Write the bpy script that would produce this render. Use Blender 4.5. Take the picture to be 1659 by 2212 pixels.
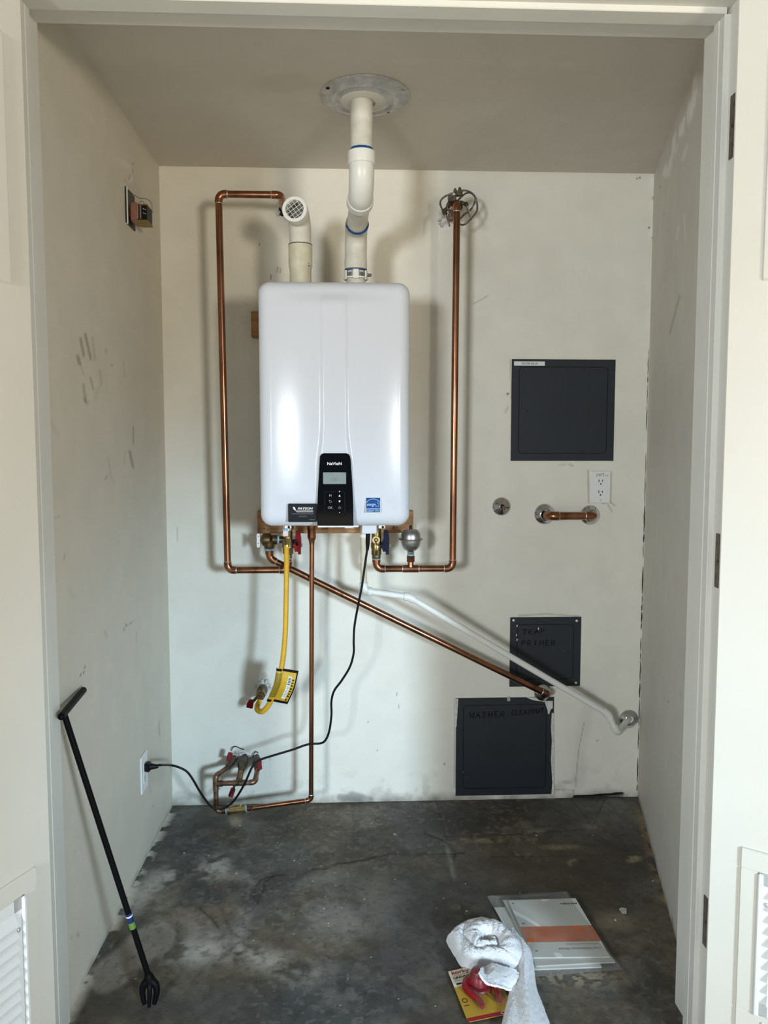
import bpy, bmesh, math, random
import numpy as np
from mathutils import Vector, Matrix

for _o in list(bpy.data.objects):
    bpy.data.objects.remove(_o, do_unlink=True)
SC = bpy.context.scene
COL = SC.collection
random.seed(7)
PI = math.pi

# ------------------------------------------------------------------ camera
IW, IH, FPX = 1659.0, 2212.0, 1661.0
CAM = np.array([0.6417, -2.6941, 1.2601])
YAW, PITCH = 0.0427, -0.0771
FWD = np.array([math.sin(YAW)*math.cos(PITCH), math.cos(YAW)*math.cos(PITCH), math.sin(PITCH)])
RGT = np.array([math.cos(YAW), -math.sin(YAW), 0.0])
UPV = np.cross(RGT, FWD)
cd = bpy.data.cameras.new('camera')
cam = bpy.data.objects.new('camera', cd)
COL.objects.link(cam)
cd.sensor_fit = 'VERTICAL'
cd.sensor_height = 36.0
cd.sensor_width = 27.0
cd.lens = 36.0*FPX/IH
cd.clip_start = 0.01
cam.matrix_world = Matrix(((RGT[0], UPV[0], -FWD[0], CAM[0]), (RGT[1], UPV[1], -FWD[1], CAM[1]),
                           (RGT[2], UPV[2], -FWD[2], CAM[2]), (0, 0, 0, 1)))
SC.camera = cam

# ------------------------------------------------------------------ world, lamps, exposure
SC.view_settings.view_transform = 'Standard'
SC.view_settings.look = 'None'
SC.view_settings.gamma = 1.0
SC.view_settings.use_curve_mapping = False
SC.view_settings.exposure = -0.42
wd = bpy.data.worlds.new('world')
SC.world = wd
wd.use_nodes = True
bg = wd.node_tree.nodes['Background']
bg.inputs[0].default_value = (0.50, 0.74, 1.0, 1)
bg.inputs[1].default_value = 0.34

def area_lamp(name, loc, target, sx, sy, power, color):
    l = bpy.data.lights.new(name, 'AREA')
    l.shape = 'RECTANGLE'; l.size = sx; l.size_y = sy
    l.energy = power; l.color = color
    o = bpy.data.objects.new(name, l); COL.objects.link(o)
    o.location = loc
    o.rotation_euler = (Vector(target)-Vector(loc)).to_track_quat('-Z', 'Y').to_euler()
    return o
# compact area lamps standing in for daylight from the right (warm) and left (cool)
area_lamp('daylight_right', (2.85, -5.4, 1.45), (0.5, 0, 1.1), 0.55, 0.6, 120, (1.0, 0.91, 0.76))
# added cool spot at the right lamp, soft cone tinting the low left wall
sp = bpy.data.lights.new('cool_fill_spot', 'SPOT'); sp.energy = 1250; sp.color = (0.40, 0.70, 1.0); sp.shadow_soft_size = 0.27
sp.spot_size = math.radians(24); sp.spot_blend = 1.0
spo = bpy.data.objects.new('cool_fill_spot', sp); COL.objects.link(spo); spo.location = (2.85, -5.4, 1.45)
spo.rotation_euler = (Vector((0.30, 0, 0.25))-Vector((2.85, -5.4, 1.45))).to_track_quat('-Z', 'Y').to_euler()
area_lamp('daylight_left', (-1.15, -5.4, 1.45), (1.0, 0, 1.1), 0.55, 0.6, 172, (0.89, 0.955, 1.0))
sl = bpy.data.lights.new('sun', 'SUN'); sl.energy = 12.0; sl.color = (1.0, 0.93, 0.82); sl.angle = 0.009
so = bpy.data.objects.new('sun', sl); COL.objects.link(so)
so.location = (0, 4, 6); so.rotation_euler = Vector((0.25, -1.0, -1.1)).to_track_quat('-Z', 'Y').to_euler()   # stands behind the house, lights the paving outside

# ------------------------------------------------------------------ photo pixel -> place
def ray(x, y):
    return FWD + RGT*(x-829.5)/FPX - UPV*(y-1106.0)/FPX
def P(x, y, Y=0.0):
    d = ray(x, y); return CAM + d*((Y-CAM[1])/d[1])
def PZ(x, y, z=0.0):
    d = ray(x, y); return CAM + d*((z-CAM[2])/d[2])
def PX(x, y, X=0.0):
    d = ray(x, y); return CAM + d*((X-CAM[0])/d[0])
def proj(p):
    d = np.asarray(p, float)-CAM
    z = d@FWD
    return 829.5+FPX*(d@RGT)/z, 1106.0-FPX*(d@UPV)/z

def lin(r, g, b):
    def f(c):
        c /= 255.0
        return c/12.92 if c <= 0.04045 else ((c+0.055)/1.055)**2.4
    return (f(r), f(g), f(b))

# ------------------------------------------------------------------ mesh helpers
def V(*a): return np.array(a, float)
def nrm(v):
    v = np.asarray(v, float); return v/(np.linalg.norm(v)+1e-12)

class MB:
    def __init__(s):
        s.v = []; s.f = []; s.sm = []
    def add(s, verts, faces, smooth=False):
        b = len(s.v)
        s.v.extend([tuple(map(float, q)) for q in verts])
        for f in faces:
            s.f.append(tuple(i+b for i in f)); s.sm.append(smooth)
        return s
    def box(s, lo, hi, bev=0.0, R=None, at=None, seg=1):
        lo, hi = np.minimum(np.asarray(lo, float), hi), np.maximum(np.asarray(lo, float), hi)
        bm = bmesh.new()
        bmesh.ops.create_cube(bm, size=1.0)
        c = (lo+hi)/2; d = hi-lo
        for q in bm.verts:
            q.co = Vector((q.co.x*d[0], q.co.y*d[1], q.co.z*d[2]))
        if bev > 0:
            bmesh.ops.bevel(bm, geom=bm.edges[:]+bm.verts[:], offset=min(bev, 0.45*min(d)), segments=seg, profile=0.5, affect='EDGES')
        bm.verts.index_update()
        vs = [np.array(q.co)+c for q in bm.verts]
        if R is not None:
            o = np.array(at if at is not None else c)
            vs = [o+R@(q-o) for q in vs]
        fs = [[q.index for q in f.verts] for f in bm.faces]
        bm.free()
        return s.add(vs, fs, False)
    def tube(s, path, r, n=16, caps=True, flat=None, smooth=True):
        path = [np.asarray(p, float) for p in path]
        m = len(path)
        rr = [r]*m if np.isscalar(r) else list(r)
        t = [nrm(path[min(i+1, m-1)]-path[max(i-1, 0)]) for i in range(m)]
        a = V(0, 0, 1) if abs(t[0][2]) < 0.9 else V(1, 0, 0)
        u = nrm(np.cross(t[0], a))
        rings = []
        for i in range(m):
            u = nrm(u - t[i]*(u@t[i]))
            w = np.cross(t[i], u)
            rings.append([path[i]+rr[i]*(math.cos(2*PI*k/n)*u+math.sin(2*PI*k/n)*w) for k in range(n)])
        vs = [q for R_ in rings for q in R_]
        fs = []
        for i in range(m-1):
            for k in range(n):
                k2 = (k+1) % n
                fs.append((i*n+k, i*n+k2, (i+1)*n+k2, (i+1)*n+k))
        s.add(vs, fs, smooth)
        if caps:
            s.add(rings[0], [tuple(range(n))[::-1]]); s.add(rings[-1], [tuple(range(n))])
        return s
    def cyl(s, a, b, r, n=16, caps=True, r2=None):
        return s.tube([a, b], [r, r if r2 is None else r2], n, caps)
    def lathe(s, prof, org, axis=(0, 0, 1), n=24, caps=True, sharp=0.5):
        """prof: list of (radius, height along axis)."""
        ax = nrm(axis); org = np.asarray(org, float)
        a = V(0, 0, 1) if abs(ax[2]) < 0.9 else V(1, 0, 0)
        u = nrm(np.cross(ax, a)); w = np.cross(ax, u)
        segs = []; cur = [prof[0]]
        for i in range(1, len(prof)):
            cur.append(prof[i])
            if i < len(prof)-1:
                d1 = nrm(np.subtract(prof[i], prof[i-1])); d2 = nrm(np.subtract(prof[i+1], prof[i]))
                if d1@d2 < math.cos(sharp):
                    segs.append(cur); cur = [prof[i]]
        segs.append(cur)
        for sg in segs:
            vs = [org+ax*h+max(r, 1e-5)*(math.cos(2*PI*k/n)*u+math.sin(2*PI*k/n)*w) for (r, h) in sg for k in range(n)]
            fs = []
            for i in range(len(sg)-1):
                for k in range(n):
                    k2 = (k+1) % n
                    fs.append((i*n+k, i*n+k2, (i+1)*n+k2, (i+1)*n+k))
            s.add(vs, fs, True)
        if caps:
            for (r, h), rev in ((prof[0], True), (prof[-1], False)):
                if r > 1e-4:
                    ring = [org+ax*h+r*(math.cos(2*PI*k/n)*u+math.sin(2*PI*k/n)*w) for k in range(n)]
                    s.add(ring, [tuple(range(n))[::-1] if rev else tuple(range(n))])
        return s
    def hexnut(s, a, b, r): 
        return s.tube([a, b], r, 6, True, smooth=False)
    def prism(s, pts, org, u, v, w, d0, d1):
        """polygon pts (a,b) in plane org+a*u+b*v, extruded along w from d0 to d1."""
        org = np.asarray(org, float); n = len(pts)
        A = [org+np.asarray(u)*a+np.asarray(v)*b+np.asarray(w)*d0 for a, b in pts]
        B = [org+np.asarray(u)*a+np.asarray(v)*b+np.asarray(w)*d1 for a, b in pts]
        s.add(A, [tuple(range(n))]); s.add(B, [tuple(range(n))[::-1]])
        s.add(A+B, [(i, i+n, (i+1) % n+n, (i+1) % n) for i in range(n)])
        return s
    def ring(s, outer, inner, org, u, v, w, d0, d1):
        """plate with a hole: outer and inner loops have the same number of points."""
        org = np.asarray(org, float); n = len(outer)
        def mk(pts, d): return [org+np.asarray(u)*a+np.asarray(v)*b+np.asarray(w)*d for a, b in pts]
        O0, O1, I0, I1 = mk(outer, d0), mk(outer, d1), mk(inner, d0), mk(inner, d1)
        q = [(i, (i+1) % n, (i+1) % n+n, i+n) for i in range(n)]
        s.add(O1+I1, q); s.add(O0+I0, q); s.add(O0+O1, q); s.add(I0+I1, q)
        return s
    def grid(s, fn, nu, nv, smooth=True):
        vs = [fn(i/nu, j/nv) for j in range(nv+1) for i in range(nu+1)]
        fs = [(j*(nu+1)+i, j*(nu+1)+i+1, (j+1)*(nu+1)+i+1, (j+1)*(nu+1)+i) for j in range(nv) for i in range(nu)]
        return s.add(vs, fs, smooth)
    def sphere(s, c, r, n=16, sq=(1, 1, 1)):
        m = n//2
        vs = []; fs = []
        for i in range(m+1):
            th = PI*i/m
            for k in range(n):
                ph = 2*PI*k/n
                vs.append(np.asarray(c)+r*V(sq[0]*math.sin(th)*math.cos(ph), sq[1]*math.sin(th)*math.sin(ph), sq[2]*math.cos(th)))
        for i in range(m):
            for k in range(n):
                fs.append((i*n+k, (i+1)*n+k, (i+1)*n+(k+1) % n, i*n+(k+1) % n))
        return s.add(vs, fs, True)

def rrect(w, h, r, n=5, cx=0, cy=0):
    pts = []
    for (sx, sy, a0) in ((1, 1, 0), (-1, 1, 90), (-1, -1, 180), (1, -1, 270)):
        for k in range(n+1):
            a = math.radians(a0+90*k/n)
            pts.append((cx+sx*(w/2-r)+r*math.cos(a), cy+sy*(h/2-r)+r*math.sin(a)))
    return pts
def rect_like(w, h, n=5, cx=0, cy=0):
    """square-cornered loop with the same point count as rrect."""
    pts = []
    for (sx, sy) in ((1, 1), (-1, 1), (-1, -1), (1, -1)):
        for k in range(n+1):
            pts.append((cx+sx*w/2, cy+sy*h/2))
    return pts

def bend(a, c, b, R, n=8):
    """path a -> c -> b with the corner at c rounded to radius R."""
    a, c, b = [np.asarray(q, float) for q in (a, c, b)]
    d1 = nrm(c-a); d2 = nrm(b-c)
    th = math.acos(max(-1, min(1, d1@d2)))
    t = R*math.tan(th/2); w = math.cos(th/2)
    p0 = c-d1*t; p2 = c+d2*t
    out = [a]
    for i in range(n+1):
        k = i/n
        den = (1-k)**2+2*w*k*(1-k)+k*k
        out.append(((1-k)**2*p0+2*w*k*(1-k)*c+k*k*p2)/den)
    out.append(b)
    return out
def smooth_path(pts, n=10):
    pts = [np.asarray(p, float) for p in pts]
    q = [2*pts[0]-pts[1]]+pts+[2*pts[-1]-pts[-2]]
    out = []
    for i in range(1, len(q)-2):
        for k in range(n):
            t = k/n
            out.append(0.5*((2*q[i])+(-q[i-1]+q[i+1])*t+(2*q[i-1]-5*q[i]+4*q[i+1]-q[i+2])*t*t+(-q[i-1]+3*q[i]-3*q[i+1]+q[i+2])*t**3))
    out.append(pts[-1])
    return out

ABS = {}
def link(name, mb, mat, loc, parent):
    me = bpy.data.meshes.new(name)
    L = np.asarray(loc, float)
    me.from_pydata([tuple(np.asarray(q)-L) for q in mb.v], [], mb.f)
    me.polygons.foreach_set('use_smooth', mb.sm)
    me.validate()
    me.materials.append(mat)
    o = bpy.data.objects.new(name, me)
    COL.objects.link(o)
    return o
def thing(name, label, cat, loc, group=None):
    o = bpy.data.objects.new(name, None); COL.objects.link(o)
    o.empty_display_size = 0.02
    o.location = tuple(map(float, loc)); ABS[o.name] = np.asarray(loc, float)
    o['label'] = label; o['category'] = cat
    if group: o['group'] = group
    return o
def part(name, mb, mat, parent, label=None, kind=None):
    L = ABS[parent.name]
    o = link(name, mb, mat, L, parent)
    o.parent = parent
    ABS[o.name] = L
    if label: o['label'] = label
    if kind: o['kind'] = kind
    return o
def solo(name, mb, mat, label, cat, group=None, kind=None):
    a = np.array(mb.v); L = (a.min(0)+a.max(0))/2; L[2] = a[:, 2].min()
    o = link(name, mb, mat, L, None)
    o.location = tuple(map(float, L)); ABS[o.name] = L
    o['label'] = label; o['category'] = cat
    if group: o['group'] = group
    if kind: o['kind'] = kind
    return o
def struct(name, mb, mat, label, cat):
    return solo(name, mb, mat, label, cat, kind='structure')

def text_mb(txt, org, u, v, w, height=None, width=None, off=0.0004, align='CENTER', shear=0.0, spacing=1.0, bold=0.0):
    cu = bpy.data.curves.new('t', 'FONT'); cu.body = txt; cu.align_x = align; cu.shear = shear
    cu.space_character = spacing; cu.offset = bold; cu.resolution_u = 3
    ob = bpy.data.objects.new('t', cu); COL.objects.link(ob)
    dg = bpy.context.evaluated_depsgraph_get()
    me = bpy.data.meshes.new_from_object(ob.evaluated_get(dg))
    vs = np.array([q.co[:] for q in me.vertices]); fs = [tuple(p.vertices) for p in me.polygons]
    bpy.data.objects.remove(ob); bpy.data.curves.remove(cu); bpy.data.meshes.remove(me)
    lo, hi = vs.min(0), vs.max(0)
    s = width/(hi[0]-lo[0]) if width else height/(hi[1]-lo[1])
    sy = height/(hi[1]-lo[1]) if (height and width) else s
    cx = (lo[0]+hi[0])/2 if align == 'CENTER' else lo[0]
    cy = (lo[1]+hi[1])/2
    mb = MB()
    u, v, w, org = [np.asarray(q, float) for q in (u, v, w, org)]
    mb.add([org+u*(q[0]-cx)*s+v*(q[1]-cy)*sy+w*off for q in vs], fs)
    return mb

# ------------------------------------------------------------------ materials
MATS = {}
def mat(name, color, rough=0.5, metal=0.0, var=0.0, vscale=20.0, bump=0.0, bscale=200.0, stretch=None, coat=0.0,
        spec=None, alt=None, transmission=0.0, alpha=1.0, emit=None, detail=4.0):
    m = bpy.data.materials.new(name); m.use_nodes = True
    nt = m.node_tree; b = nt.nodes['Principled BSDF']
    b.inputs['Base Color'].default_value = (*color, 1)
    b.inputs['Roughness'].default_value = rough
    b.inputs['Metallic'].default_value = metal
    b.inputs['Coat Weight'].default_value = coat
    b.inputs['Coat Roughness'].default_value = 0.05
    b.inputs['Transmission Weight'].default_value = transmission
    b.inputs['Alpha'].default_value = alpha
    if spec is not None: b.inputs['Specular IOR Level'].default_value = spec
    tc = nt.nodes.new('ShaderNodeTexCoord'); mp = nt.nodes.new('ShaderNodeMapping')
    nt.links.new(tc.outputs['Object'], mp.inputs[0])
    if stretch: mp.inputs['Scale'].default_value = stretch
    if var > 0 or alt is not None:
        n = nt.nodes.new('ShaderNodeTexNoise'); n.inputs['Scale'].default_value = vscale; n.inputs['Detail'].default_value = detail
        nt.links.new(mp.outputs[0], n.inputs[0])
        cr = nt.nodes.new('ShaderNodeValToRGB')
        c2 = alt if alt is not None else tuple(c*(1-var) for c in color)
        c1 = color if alt is not None else tuple(min(1, c*(1+var*0.5)) for c in color)
        cr.color_ramp.elements[0].position = 0.35; cr.color_ramp.elements[1].position = 0.68
        cr.color_ramp.elements[0].color = (*c2, 1); cr.color_ramp.elements[1].color = (*c1, 1)
        nt.links.new(n.outputs['Fac'], cr.inputs[0]); nt.links.new(cr.outputs[0], b.inputs['Base Color'])
    if bump > 0:
        n2 = nt.nodes.new('ShaderNodeTexNoise'); n2.inputs['Scale'].default_value = bscale; n2.inputs['Detail'].default_value = 3
        nt.links.new(mp.outputs[0], n2.inputs[0])
        bp = nt.nodes.new('ShaderNodeBump'); bp.inputs['Strength'].default_value = bump; bp.inputs['Distance'].default_value = 0.002
        nt.links.new(n2.outputs['Fac'], bp.inputs['Height']); nt.links.new(bp.outputs[0], b.inputs['Normal'])
    if emit:
        b.inputs['Emission Color'].default_value = (*emit[0], 1); b.inputs['Emission Strength'].default_value = emit[1]
    MATS[name] = m
    return m
def attr_mat(name, rough, var, vscale, bump, bscale, spec=0.3):
    """surface whose own colour (paint, stains, wear) is carried by the mesh, with fine procedural grain on top."""
    m = bpy.data.materials.new(name); m.use_nodes = True
    nt = m.node_tree; b = nt.nodes['Principled BSDF']
    b.inputs['Roughness'].default_value = rough; b.inputs['Specular IOR Level'].default_value = spec
    at = nt.nodes.new('ShaderNodeAttribute'); at.attribute_name = 'Col'
    tc = nt.nodes.new('ShaderNodeTexCoord')
    n = nt.nodes.new('ShaderNodeTexNoise'); n.inputs['Scale'].default_value = vscale; n.inputs['Detail'].default_value = 6
    nt.links.new(tc.outputs['Object'], n.inputs[0])
    mr = nt.nodes.new('ShaderNodeMapRange'); mr.inputs[1].default_value = 0.3; mr.inputs[2].default_value = 0.7
    mr.inputs[3].default_value = 1-var; mr.inputs[4].default_value = 1+var
    nt.links.new(n.outputs['Fac'], mr.inputs[0])
    mx = nt.nodes.new('ShaderNodeVectorMath'); mx.operation = 'SCALE'
    nt.links.new(at.outputs['Color'], mx.inputs[0]); nt.links.new(mr.outputs[0], mx.inputs['Scale'])
    nt.links.new(mx.outputs[0], b.inputs['Base Color'])
    n2 = nt.nodes.new('ShaderNodeTexNoise'); n2.inputs['Scale'].default_value = bscale; n2.inputs['Detail'].default_value = 4
    nt.links.new(tc.outputs['Object'], n2.inputs[0])
    bp = nt.nodes.new('ShaderNodeBump'); bp.inputs['Strength'].default_value = bump; bp.inputs['Distance'].default_value = 0.003
    nt.links.new(n2.outputs['Fac'], bp.inputs['Height']); nt.links.new(bp.outputs[0], b.inputs['Normal'])
    return m
def clear_mat(name, tint, gloss, rough, milk=0.10):
    """thin clear plastic film."""
    m = bpy.data.materials.new(name); m.use_nodes = True
    nt = m.node_tree; nt.nodes.remove(nt.nodes['Principled BSDF'])
    out = nt.nodes['Material Output']
    tr = nt.nodes.new('ShaderNodeBsdfTransparent'); tr.inputs[0].default_value = (*tint, 1)
    gl = nt.nodes.new('ShaderNodeBsdfGlossy'); gl.inputs['Roughness'].default_value = rough
    df = nt.nodes.new('ShaderNodeBsdfDiffuse'); df.inputs[0].default_value = (0.6, 0.6, 0.6, 1)
    m1 = nt.nodes.new('ShaderNodeMixShader'); m1.inputs[0].default_value = gloss
    m2 = nt.nodes.new('ShaderNodeMixShader'); m2.inputs[0].default_value = milk
    nt.links.new(tr.outputs[0], m1.inputs[1]); nt.links.new(gl.outputs[0], m1.inputs[2])
    nt.links.new(m1.outputs[0], m2.inputs[1]); nt.links.new(df.outputs[0], m2.inputs[2])
    nt.links.new(m2.outputs[0], out.inputs[0])
    return m

M_wall = attr_mat('wall_paint', 0.62, 0.035, 9, 0.25, 160)
M_ceil = attr_mat('ceiling_paint', 0.7, 0.03, 7, 0.25, 140)
M_floor = attr_mat('concrete', 0.72, 0.10, 60, 0.4, 130, 0.35)
M_trim = mat('trim_paint', lin(214, 212, 203), 0.42, var=0.03, vscale=6, bump=0.05, bscale=60)
M_door = mat('door_paint', lin(220, 215, 202), 0.4, var=0.03, vscale=4, bump=0.05, bscale=60)
M_vent = mat('vent_enamel', lin(230, 230, 226), 0.38)
M_stucco = mat('stucco', lin(205, 196, 180), 0.9, var=0.1, bump=0.4, bscale=90)
M_ground = mat('patio_concrete', lin(196, 188, 174), 0.9, var=0.15, vscale=3, bump=0.3, bscale=60)
M_enamel = mat('white_enamel', lin(206, 209, 215), 0.16, spec=0.14)
M_blackgloss = mat('black_gloss', (0.003, 0.003, 0.0035), 0.06, spec=0.22)
M_black = mat('black_plastic', (0.003, 0.003, 0.0035), 0.42, spec=0.25)
M_darkgrey = mat('dark_grey_plastic', (0.016, 0.016, 0.018), 0.45, spec=0.3)
M_lcd = mat('lcd', lin(134, 146, 142), 0.15)
M_print = mat('white_print', (0.75, 0.76, 0.78), 0.5)
M_dimprint = mat('grey_print', (0.30, 0.31, 0.32), 0.5)
M_silverprint = mat('silver_print', (0.55, 0.55, 0.56), 0.35, metal=0.3)
M_ink = mat('black_ink', (0.004, 0.004, 0.0045), 0.7, spec=0.15)
M_card = mat('sticker_black', lin(18, 20, 23), 0.5, spec=0.15)
M_blue = mat('logo_blue', lin(0, 66, 132), 0.5, spec=0.2)
M_ltblue = mat('logo_light_blue', lin(190, 220, 240), 0.5)
M_copper = mat('copper', (0.36, 0.165, 0.092), 0.25, metal=1.0, var=0.45, vscale=26, detail=6, stretch=(1, 1, 0.25), bump=0.04, bscale=80)
M_copperdull = mat('copper_tarnished', (0.30, 0.185, 0.115), 0.42, metal=0.9, var=0.55, vscale=40, detail=6)
M_elbow = mat('copper_elbow', (0.35, 0.155, 0.086), 0.26, metal=1.0, var=0.45, vscale=45, detail=5)
M_solder = mat('solder', (0.62, 0.60, 0.56), 0.38, metal=0.8, var=0.3, vscale=150)
M_brass = mat('brass', (0.32, 0.235, 0.10), 0.36, metal=1.0, var=0.35, vscale=60)
M_brassdark = mat('brass_aged', (0.15, 0.108, 0.052), 0.42, metal=0.9, var=0.4, vscale=60)
M_brassbright = mat('brass_bright', (0.68, 0.53, 0.26), 0.25, metal=1.0, var=0.2, vscale=60)
M_chrome = mat('chrome', (0.62, 0.62, 0.62), 0.12, metal=1.0, var=0.1, vscale=40)
M_steel = mat('brushed_steel', (0.42, 0.41, 0.39), 0.36, metal=1.0, var=0.2, vscale=30, stretch=(1, 1, 6))
M_zinc = mat('zinc_plate', (0.66, 0.66, 0.66), 0.4, metal=0.6, var=0.15, vscale=50)
M_galv = mat('galvanised', (0.60, 0.60, 0.60), 0.45, metal=0.5, var=0.2, vscale=40, detail=6)
M_bronze = mat('bronze_clamp', (0.13, 0.105, 0.07), 0.5, metal=0.85, var=0.5, vscale=90)
M_wire = mat('tinned_wire', (0.20, 0.19, 0.165), 0.45, metal=0.7, var=0.4, vscale=90)
M_hinge = mat('hinge_bronze', (0.16, 0.135, 0.105), 0.45, metal=0.8, var=0.3, vscale=60)
M_pvc = mat('pvc_white', lin(222, 221, 214), 0.34, var=0.03, vscale=20)
M_pvcold = mat('pvc_weathered', lin(206, 203, 190), 0.5, var=0.16, vscale=26, detail=6, alt=None)
M_pvccream = mat('pvc_cream', lin(196, 190, 166), 0.5, var=0.14, vscale=30, detail=6)
M_primer = mat('pipe_primer_blue', lin(28, 78, 135), 0.4, var=0.35, vscale=90)
M_yellow = mat('yellow_coating', lin(206, 158, 26), 0.42, var=0.08, vscale=40)
M_tag = mat('yellow_tag', lin(196, 158, 44), 0.4, var=0.10, vscale=60)
M_tagmottle = mat('tag_small_print', lin(150, 122, 34), 0.45, var=0.35, vscale=420)
M_white = mat('white_paper', lin(222, 222, 218), 0.6)
M_redh = mat('red_handle', lin(120, 4, 14), 0.34, spec=0.2)
M_reddull = mat('red_vinyl', lin(120, 24, 32), 0.55, var=0.15, vscale=50)
M_blueh = mat('blue_handle', lin(4, 8, 40), 0.4, spec=0.15)
M_tape = mat('ptfe_blue', lin(120, 165, 190), 0.6)
M_wood = mat('pine_board', lin(176, 132, 84), 0.65, alt=lin(142, 98, 56), vscale=14, stretch=(0.35, 3, 6), detail=8, bump=0.2, bscale=80)
M_slate = mat('panel_slate', lin(33, 38, 44), 0.45, var=0.10, vscale=9, detail=6, bump=0.03, bscale=60)
M_slategap = mat('panel_gap', (0.006, 0.006, 0.007), 0.9)
M_plate = mat('outlet_plastic', lin(224, 224, 220), 0.4)
M_dark = mat('dark_void', (0.004, 0.004, 0.004), 0.9)
M_plaster = mat('broken_plaster', lin(196, 194, 186), 0.9, var=0.35, vscale=90)
M_pink = mat('pink_zinc', lin(168, 116, 104), 0.35, metal=0.6, var=0.15, vscale=60)
M_gold = mat('gold_zinc', lin(150, 128, 60), 0.4, metal=0.7, var=0.25, vscale=80)
M_core = mat('laminated_core', lin(90, 70, 80), 0.3, metal=0.8)
M_rod = mat('black_rod', (0.003, 0.003, 0.0035), 0.5, spec=0.1)
M_bandblue = mat('band_blue', lin(18, 46, 92), 0.45, var=0.25, vscale=90)
M_bandgreen = mat('band_green', lin(96, 132, 56), 0.5)
M_towel = mat('terry_cloth', lin(240, 241, 244), 0.95, bump=0.8, bscale=520, spec=0.1)
M_label = mat('towel_label', lin(196, 196, 194), 0.7)
M_orange = mat('orange_print', lin(214, 112, 62), 0.5, var=0.08, vscale=30)
M_greytext = mat('grey_ink', lin(110, 110, 108), 0.6)
M_kyellow = mat('card_yellow', lin(190, 152, 56), 0.5, spec=0.2)
M_kcream = mat('card_cream', lin(226, 220, 196), 0.45)
M_kred = mat('card_red', lin(158, 22, 34), 0.4)
M_rubber = mat('red_rubber', lin(140, 8, 24), 0.35, var=0.1, vscale=30)
M_film = clear_mat('clear_bag', (0.90, 0.91, 0.90), 0.10, 0.22)
M_blister = clear_mat('clear_blister', (0.94, 0.94, 0.95), 0.07, 0.05, 0.02)

# ------------------------------------------------------------------ painted surfaces
RNG = np.random.RandomState(11)
TAB = RNG.rand(256, 256)
def vnoise(x, y, sc, seed=0):
    x = x*sc+seed*17.3; y = y*sc+seed*9.1
    xi = np.floor(x).astype(int); yi = np.floor(y).astype(int)
    fx = x-xi; fy = y-yi
    fx = fx*fx*(3-2*fx); fy = fy*fy*(3-2*fy)
    t = lambda a, b: TAB[a % 256, b % 256]
    return (t(xi, yi)*(1-fx)+t(xi+1, yi)*fx)*(1-fy)+(t(xi, yi+1)*(1-fx)+t(xi+1, yi+1)*fx)*fy
def fbm(x, y, sc, oct=4, seed=0):
    o = 0; a = 1; tot = 0
    for k in range(oct):
        o = o+a*vnoise(x, y, sc*2**k, seed+k*3); tot += a; a *= 0.5
    return o/tot
def sstep(a, b, x):
    t = np.clip((x-a)/(b-a), 0, 1); return t*t*(3-2*t)
class Paint:
    """paint strokes given in photo pixels onto the points of one surface."""
    def __init__(s, pts, base):
        s.p = pts
        s.x, s.y = proj(pts)
        s.c = np.tile(np.asarray(base, float), (len(pts), 1))
        s.h = np.zeros(len(pts))
    def mix(s, mask, col):
        m = np.clip(mask, 0, 1)[:, None]; s.c = s.c*(1-m)+np.asarray(col)*m
    def mul(s, f):
        s.c = s.c*np.asarray(f)[:, None] if np.ndim(f) == 1 else s.c*f
    def spot(s, cx, cy, rx, ry, ang=0, soft=0.5):
        a = math.radians(ang); dx = s.x-cx; dy = s.y-cy
        u = (dx*math.cos(a)+dy*math.sin(a))/rx; v = (-dx*math.sin(a)+dy*math.cos(a))/ry
        return 1-sstep(1-soft, 1+soft*0.3, np.sqrt(u*u+v*v))
    def line(s, pts, w, soft=0.6):
        d = np.full(len(s.x), 1e9)
        for (x0, y0), (x1, y1) in zip(pts[:-1], pts[1:]):
            L2 = (x1-x0)**2+(y1-y0)**2
            t = np.clip(((s.x-x0)*(x1-x0)+(s.y-y0)*(y1-y0))/L2, 0, 1)
            d = np.minimum(d, np.hypot(s.x-x0-t*(x1-x0), s.y-y0-t*(y1-y0)))
        return 1-sstep(w*(1-soft), w*(1+soft), d)
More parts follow.
